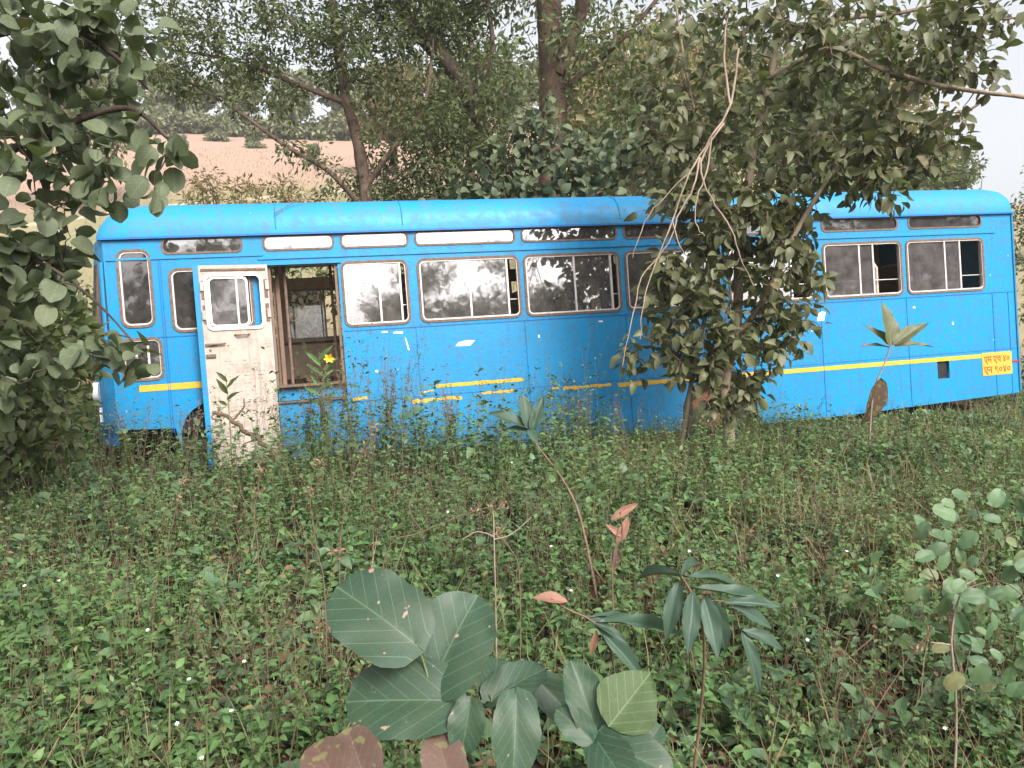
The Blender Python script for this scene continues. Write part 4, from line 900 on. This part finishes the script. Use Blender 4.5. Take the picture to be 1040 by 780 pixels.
plant('lance_leaved_sapling', 'sapling of narrow glossy leaves with a dry pink leaf, centre foreground', 'plant', G(620, 2.2, -.02),
      [([G(620, 2.2, -.02), at(625, 700, 2.1), at(610, 640, YL), at(575, 618, YL), at(560, 608, YL)], .004, .002)],
      [lp((605, 632), (700, 632), 14, .8, .1), lp((605, 636), (660, 688), 15, .9, -.05), lp((598, 628), (650, 622), 12, .3, .1), lp((610, 640), (640, 668), 13, .5), lp((590, 625), (648, 655), 14, .2), (at(577, 612, YL), at(543, 602, YL), W(14, YL), .5, (0, -.5, .9), 'lance', M['pinkleaf']), (at(606, 640, YL), at(600, 668, YL), W(8, YL), .9, (0, -.9, .1), 'lance', M['pinkleaf'])], M['lance'], M['stem'])
# young round leaved sapling at the right
sp_l = []
SY = 2.3; stems_r = [([G(985, 2.6, -.02), at(975, 690, 2.4), at(968, 650, SY), at(975, 600, SY), at(1000, 560, SY), at(990, 510, SY)], .0035, .0015), ([at(968, 650, SY), at(955, 600, SY), at(940, 570, SY)], .003, .002), ([at(975, 600, SY), at(1015, 590, SY), at(1045, 610, SY)], .003, .002), ([at(1000, 560, SY), at(1030, 540, SY)], .002, .002)]
for k in range(85):
    px = rng.uniform(932, 1050); py = rng.uniform(500, 700); y_ = SY + rng.uniform(-.15, .25); a = rng.uniform(0, 6.28); l = rng.uniform(12, 22)
    if px < 960 and py > 640: continue
    sp_l.append((at(px, py, y_), at(px + math.cos(a) * l, py + math.sin(a) * l, y_), W(l * .72, SY), rng.random(), (rng.normal(0, .4), -.8, .6), 'round'))
plant('young_shrub', 'young shrub of soft round leaves at the right edge of the weeds', 'shrub', G(985, 2.6, -.02), stems_r, sp_l, M['weed3'], M['stem'])
# seedling before the rear of the bus
YS = 7.4
plant('drooping_sapling', 'thin sapling with five ragged leaves and a big hanging brown leaf by the bus rear', 'plant', G(884, YS),
      [([G(884, YS), at(884, 430, YS), at(888, 395, YS), at(898, 370, YS), at(905, 350, YS)], .010, .006)],
      [(at(905, 352, YS), at(902, 305, YS), W(22, YS), .6, (.3, -.9, .3), 'ovate', M['front']), (at(903, 350, YS), at(882, 328, YS), W(13, YS), .3, (0, -.7, .7), 'ovate', M['front']), (at(903, 353, YS), at(876, 347, YS), W(7, YS), .9, (0, -.4, .9), 'ovate', M['front']), (at(907, 350, YS), at(944, 323, YS), W(14, YS), .7, (0, -.7, .7), 'ovate', M['front']), (at(908, 352, YS), at(950, 346, YS), W(11, YS), .95, (0, -.6, .8), 'ovate', M['front']), (at(894, 384, YS), at(884, 434, YS), W(26, YS), .1, (.5, -.8, .1), 'ovate', M['brownleaf'])], M['front'], M['twig'])
YT = 4.3
plant('drooping_sapling', 'leaning thin sapling topped by grey green leaves and one yellow leaf in mid weeds', 'plant', G(612, YT - .3),
      [([G(612, YT - .3), at(590, 528, YT - .1), at(570, 485, YT), at(545, 452, YT), at(538, 436, YT)], .008, .004)],
      [(at(538, 436, YT), at(500, 414, YT), W(14, YT), .3, (0, -.6, .8), 'ovate', M['lance']), (at(538, 436, YT), at(532, 398, YT), W(15, YT), .8, (.2, -.8, .4), 'ovate', M['lance']), (at(540, 438, YT), at(552, 402, YT), W(12, YT), .5, (0, -.8, .4), 'ovate', M['lance']), (at(538, 438, YT), at(512, 432, YT), W(11, YT), .9, (0, -.5, .8), 'ovate', M['lance']), (at(538, 436, YT), at(545, 448, YT - .1), W(10, YT), .6, (0, -.8, .4), 'ovate', M['lance']), (at(566, 468, YT), at(568, 492, YT), W(11, YT), .9, (.2, -.9, .1), 'ovate', M['bigy'])], M['lance'], M['stem'])
YP = 3.2
plant('withered_plant', 'withered plant with curled pink brown leaves in the middle of the weeds', 'plant', G(628, YP),
      [([G(628, YP), at(622, 575, YP), at(632, 545, YP), at(630, 520, YP)], .004, .002)],
      [(at(620, 528, YP), at(648, 510, YP), W(9, YP), .6, (0, -.8, .4), 'lance', M['pinkleaf']), (at(626, 552, YP), at(640, 525, YP), W(10, YP), .3, (.3, -.8, .4), 'lance', M['pinkleaf']), (at(632, 545, YP), at(616, 532, YP), W(7, YP), .8, (0, -.8, .4), 'lance', M['pinkleaf']), (at(622, 580, YP), at(628, 555, YP), W(11, YP), .1, (0, -.8, .4), 'lance', M['brownleaf'])], M['pinkleaf'], M['stem'])

# dead branch leaning on the door
def twigset(name, label, cat, base, paths, mt, group=None, n=6):
    base = np.array(base, float); r = empty(name, base); prop(r, label, cat, group); mb = MB()
    for pts, ra, rb in paths:
        P = smooth_path(pts, 4) - base; P = P + rng.normal(0, ra * .25, P.shape); mb.tube(P, np.linspace(ra, rb, len(P)), n)
    mb.build('twigs', mt, r, True); return r
yd = 6.9
db = twigset('dead_branch', 'crooked brown dead branch leaning across the foot of the white door', 'dead branch', G(292, yd - .1), [([G(292, yd - .1), at(281, 466, yd), at(262, 446, yd), at(243, 433, yd), at(230, 423, yd), at(216, 419, yd)], .028, .016), ([at(236, 427, yd), at(247, 415, yd), at(248, 405, yd)], .012, .006), ([at(262, 446, yd), at(250, 450, yd), at(244, 456, yd)], .008, .004)], M['stem'])
plant('door_side_weed', 'upright weed with dark narrow leaves in front of the white door', 'weed', G(236, 6.7),
      [([G(236, 6.7), at(234, 440, 6.7), at(232, 410, 6.7), at(229, 380, 6.7)], .006, .003)],
      [(at(231, 412 - 6 * k, 6.7), at(231 + (11 if k % 2 else -10) + 4 * math.sin(k * 3.1), 402 - 6.5 * k + 4 * math.cos(k * 5), 6.7 - .05 * (k % 3)), W(3.5 + k % 3, 6.7), .3, (0, -.8, .5), 'lance', M['small']) for k in range(5)], M['small'])
# tall stalks, dry
stalks = [((330, 600), (322, 560), (315, 500), (322, 470), 3.0, 'left one of the leaning reddish stalks above the three large leaves'), ((345, 570), (352, 510), (368, 460), (380, 436), 3.2, 'reddish stalk with brown seed heads leaning right, above the large leaves'),
          ((292, 800), (302, 730), (322, 640), (345, 560), 2.2, 'long brown stalk at the left of the three large leaves'), ((262, 560), (258, 520), (262, 500), (264, 480), 3.6, 'thin straw stalk left of the reddish stalks'), ((390, 570), (430, 540), (480, 520), (510, 512), 3.0, 'dry stalk lying aslant above the large leaves'),
          ((860, 790), (890, 720), (930, 660), (960, 620), 2.3, 'dry brown stalk leaning right at the bottom right'), ((830, 470), (850, 485), (880, 510), (905, 520), 5, 'dry stalk lying in the weeds before the bus rear'), ((170, 560), (176, 530), (182, 505), (186, 490), 3.8, 'straw stalk in the weeds at the left'),
          ((528, 590), (520, 560), (505, 540), (500, 520), 3.1, 'short dry stalk left of the withered plant')]
for (a, b, c, d, y_, lab) in stalks:
    r = twigset('dry_stalk', lab, 'dry stalk', G(a[0], y_), [([G(a[0], y_), at(*a, y_), at(*b, y_), at(*c, y_), at(*d, y_)], .003, .0012), ([at(*b, y_), at(b[0] - 12, b[1] - 16, y_), at(b[0] - 15, b[1] - 34, y_)], .002, .001), ([at(*c, y_), at(c[0] + 12, c[1] - 12, y_), at(c[0] + 14, c[1] - 26, y_)], .002, .001)], M['stem'], 'dry stalks standing in the weeds')
    P = np.array([at(*d, y_) + rng.normal(0, .012, 3) for _ in range(26)] + [at(*c, y_) + rng.normal(0, .012, 3) for _ in range(16)]) - np.array(r.location)
    V, F, tt, uv = leaf_arrays(P, rdir(len(P), -.2, 1), rdir(len(P)), .018, .008, rng.uniform(.5, 1, len(P)), template('ovate', 3)); link('seed_head', mesh_np('seed_head', V, [F], tt, uv), M['drygrass'], r)
# forked bare twig at right
twigset('bare_forked_twig', 'bare forked grey twig standing among the round leaves at the right', 'twig', G(975, 2.2), [([G(975, 2.2), at(971, 720, 2.2), at(966, 650, 2.2), at(976, 600, 2.2), at(992, 588, 2.2)], .004, .002), ([at(966, 655, 2.2), at(945, 652, 2.2)], .003, .002), ([at(970, 690, 2.2), at(990, 702, 2.2)], .003, .002)], M['twig'])
twigset('bare_forked_twig', 'bare branching twig in the weeds between large leaves and withered plant', 'twig', G(505, 3), [([G(505, 3), at(502, 548, 3), at(500, 520, 3)], .004, .002), ([at(502, 548, 3), at(520, 542, 3), at(540, 525, 3)], .003, .002), ([at(502, 545, 3), at(485, 540, 3), at(470, 548, 3)], .003, .002)], M['twig'])
# taller weeds with reddish flower spikes along the bus side
def spike_weed(px, Y, h, lab, src=None):
    x, y = X(px, Y); b = np.array([x, y, float(gz(x, y)) - .02])
    if src is not None:
        return copy_tree(src, b, rng.uniform(0, 6.28), (1.1, 1.1, h * 1.2), lab, 'tall weeds along the bus side')
    st_ = []; P = []; D = []
    for k in range(5):
        az = rng.uniform(0, 6.28); l = rng.uniform(.7, 1); tip = b + np.array([math.cos(az) * .16, math.sin(az) * .1, l]); mid = b + (tip - b) * .5 + rng.normal(0, .02, 3)
        st_.append(([b, mid, tip], .004, .0015))
        for t in np.linspace(.15, 1, 26): p = b + (tip - b) * t; P.append(p); D.append(rdir(1, -.1, .7)[0])
    r = empty('tall_weed', b); prop(r, lab, 'weed', 'tall weeds along the bus side')
    mb = MB(); [mb.tube(smooth_path(p, 3) - b, np.linspace(q, w, 7), 4) for p, q, w in st_]; mb.build('stem', M['stem'], r)
    P = np.array(P) - b; tip_ = P[:, 2] > .6
    V, F, tt, uv = leaf_arrays(P[~tip_], np.array(D)[~tip_], rdir((~tip_).sum()) + [0, 0, 1.], .055, .026, rng.random((~tip_).sum()), template('ovate', 4)); link('leaves', mesh_np('leaves', V, [F], tt, uv), M['weed'], r)
    V, F, tt, uv = leaf_arrays(np.repeat(P[tip_], 3, 0) + rng.normal(0, .01, (tip_.sum() * 3, 3)), rdir(tip_.sum() * 3, 0, 1), rdir(tip_.sum() * 3), .022, .010, rng.uniform(.2, .8, tip_.sum() * 3), template('ovate', 3)); link('flower_spike', mesh_np('flower_spike', V, [F], tt, uv), M['drygrass'], r)
    return r
w0 = spike_weed(340, 7.3, 1, 'tall reddish weed at the right jamb of the open door')
for px, Y, h, lab in ((360, 7.3, .95, 'tall reddish weed under the first window after the door'), (384, 7.4, .85, 'tall reddish weed under the gap between first and second window'), (402, 7.3, 1.0, 'tallest reddish weed under the left half of the second window'), (430, 7.5, .8, 'reddish weed left of the end of the yellow dash'), (458, 7.5, .75, 'reddish weed under the yellow dash'),
                      (315, 7.1, .85, 'weed rising in the open doorway, right side'), (292, 6.9, .75, 'weed rising at the foot of the doorway, left side'), (325, 6.9, .95, 'weed rising in front of the door step centre'), (560, 7.7, .6, 'low reddish weed under the third window'), (600, 7.6, .7, 'low reddish weed right of the third window'), (640, 7.6, .6, 'low reddish weed just left of the leafy tree'), (470, 7.2, .7, 'reddish weed in front of the blue panel, right of the dash weed'), (185, 6.6, .7, 'weed before the front wheel arch'), (140, 6.5, .75, 'weed before the bus front corner')):
    spike_weed(px, Y, h, lab, w0)
# yellow flower by the door
plant('yellow_flower_plant', 'plant with one yellow flower in front of the open doorway', 'flower', G(322, 6.9), [([G(322, 6.9), at(326, 420, 6.9), at(330, 380, 6.9), at(334, 364, 6.9)], .006, .003)],
      [(at(326 + 3 * math.cos(k), 412 - 5 * k, 6.9), at(326 + (13 if k % 2 else -14) + 3 * math.sin(k * 2), 404 - 6 * k, 6.9), W(4.5, 6.9), .6 * (k % 3) / 2, (.3 * math.sin(k), -.8, .5), 'ovate', M['weed']) for k in range(10)] + [(at(334, 364, 6.9), at(334 + 5 * math.cos(a), 364 + 4 * math.sin(a), 6.85), W(4, 6.9), .5, (0, -1, .2), 'ovate', M['yellow_petal']) for a in range(0, 6)], M['bigy'])
# small white flowering stems
fl = [((192, 690), 2.6), ((248, 672), 2.6), ((235, 722), 2.4), ((180, 735), 2.35), ((205, 770), 2.3), ((60, 590), 3.2), ((25, 595), 3.1), ((412, 600), 3.0), ((560, 555), 3.2), ((700, 560), 3.2), ((455, 520), 3.8), ((520, 470), 4.6), ((790, 585), 3.0), ((820, 650), 2.6), ((860, 560), 3.3), ((960, 740), 2.3), ((580, 600), 3), ((150, 640), 2.8)]
words = ['beside the left leaning straw stalk', 'on the left of the large leaves', 'low at bottom left', 'lowest of the bottom left flowers', 'at the bottom edge left', 'left edge of the weeds, right of its twin', 'nearest the left edge', 'above the three large leaves', 'above the pink dry leaf', 'above the lance leaved fan', 'in the middle weeds above the stalks', 'below the leaning sapling top', 'right of the lance leaved fan', 'right of the narrow leaves, lower', 'in the weeds left of the young shrub', 'bottom right in the dry grass', 'between pink leaf and large leaves', 'left of the brown stalk']
f0 = None
for ((px, py), Y), wd in zip(fl, words):
    if f0 is None:
        b = at(px, py, Y); f0 = empty('white_flower', b)
        mb = MB()
        for k in range(6):
            a = k * 1.047; mb.add([(0, 0, 0), (math.cos(a - .35) * .008, math.sin(a - .35) * .008, .004), (math.cos(a) * .012, math.sin(a) * .012, .003), (math.cos(a + .35) * .008, math.sin(a + .35) * .008, .004)], [(0, 1, 2, 3)])
        mb.build('petals', M['white_petal'], f0); MB().tube([(0, 0, 0), (.01, .01, -.1), (.0, .0, -.3)], .0015, 4).build('stem', M['gstem'], f0); r = f0
    else:
        r = f0.copy(); C.objects.link(r)
        for c in f0.children: d = c.copy(); C.objects.link(d); d.parent = r
        r.location = at(px, py, Y)
    prop(r, 'tiny white flower ' + wd, 'flower', 'tiny white flowers among the weeds')
    r.rotation_euler = (rng.uniform(.2, .8), rng.uniform(-.3, .3), 0); r.scale = (.65, .65, .65)

# twig lying on the roof
tw_ = twigset('fallen_twig', 'thin dry twig fallen on the bus roof above the door', 'twig', bl(1.75, .05, 2.75), [([bl(1.62, -.05, 2.62), bl(1.8, .05, 2.74), bl(2.05, .2, 2.86)], .006, .003)], M['stem'])

# ------------------------------------------------------------------ air
hz = MB().box(-235, 235, -215, 270, -9, 75).build('haze', None)
m, nt, o = mat('haze_air'); v = nt.nodes.new('ShaderNodeVolumePrincipled'); v.inputs['Color'].default_value = (.95, .95, .96, 1); v.inputs['Density'].default_value = .0012; v.inputs['Anisotropy'].default_value = .2
nt.links.new(v.outputs[0], o.inputs['Volume']); hz.data.materials.append(m); prop(hz, 'thin pale haze over the slope behind the bus', kind='stuff')
# ------------------------------------------------------------------ light
w = bpy.data.worlds.new('World'); sc.world = w; w.use_nodes = True; nt = w.node_tree; nt.nodes.clear()
sky = nt.nodes.new('ShaderNodeTexSky'); sky.sky_type = 'NISHITA'; sky.sun_disc = False
EL = R_(38); AZ = R_(150)     # sun high behind the camera, to the right
sky.sun_elevation = EL; sky.sun_rotation = AZ; sky.dust_density = 6; sky.air_density = 1.0; sky.ozone_density = 1.0
hs = nt.nodes.new('ShaderNodeHueSaturation'); hs.inputs['Saturation'].default_value = .25
bg = nt.nodes.new('ShaderNodeBackground'); bg.inputs[1].default_value = .135
wo = nt.nodes.new('ShaderNodeOutputWorld'); nt.links.new(sky.outputs[0], hs.inputs['Color']); nt.links.new(hs.outputs[0], bg.inputs[0]); nt.links.new(bg.outputs[0], wo.inputs[0])
sd = bpy.data.lights.new('sun', 'SUN'); so = bpy.data.objects.new('sun', sd); C.objects.link(so)
sd.energy = 1.5; sd.angle = R_(18); sd.color = (1, .93, .84)
sv = Vector((math.sin(AZ) * math.cos(EL), math.cos(AZ) * math.cos(EL), math.sin(EL)))
so.rotation_euler = sv.to_track_quat('Z', 'Y').to_euler(); so.location = (5, -5, 20)
sc.view_settings.view_transform = 'Standard'; sc.view_settings.look = 'None'; sc.view_settings.gamma = 1; sc.view_settings.exposure = 1.33
sc.cycles.max_bounces = 5; sc.cycles.diffuse_bounces = 3; sc.cycles.volume_bounces = 0; sc.cycles.use_light_tree = False; sc.cycles.glossy_bounces = 3; sc.cycles.transmission_bounces = 4; sc.cycles.transparent_max_bounces = 12
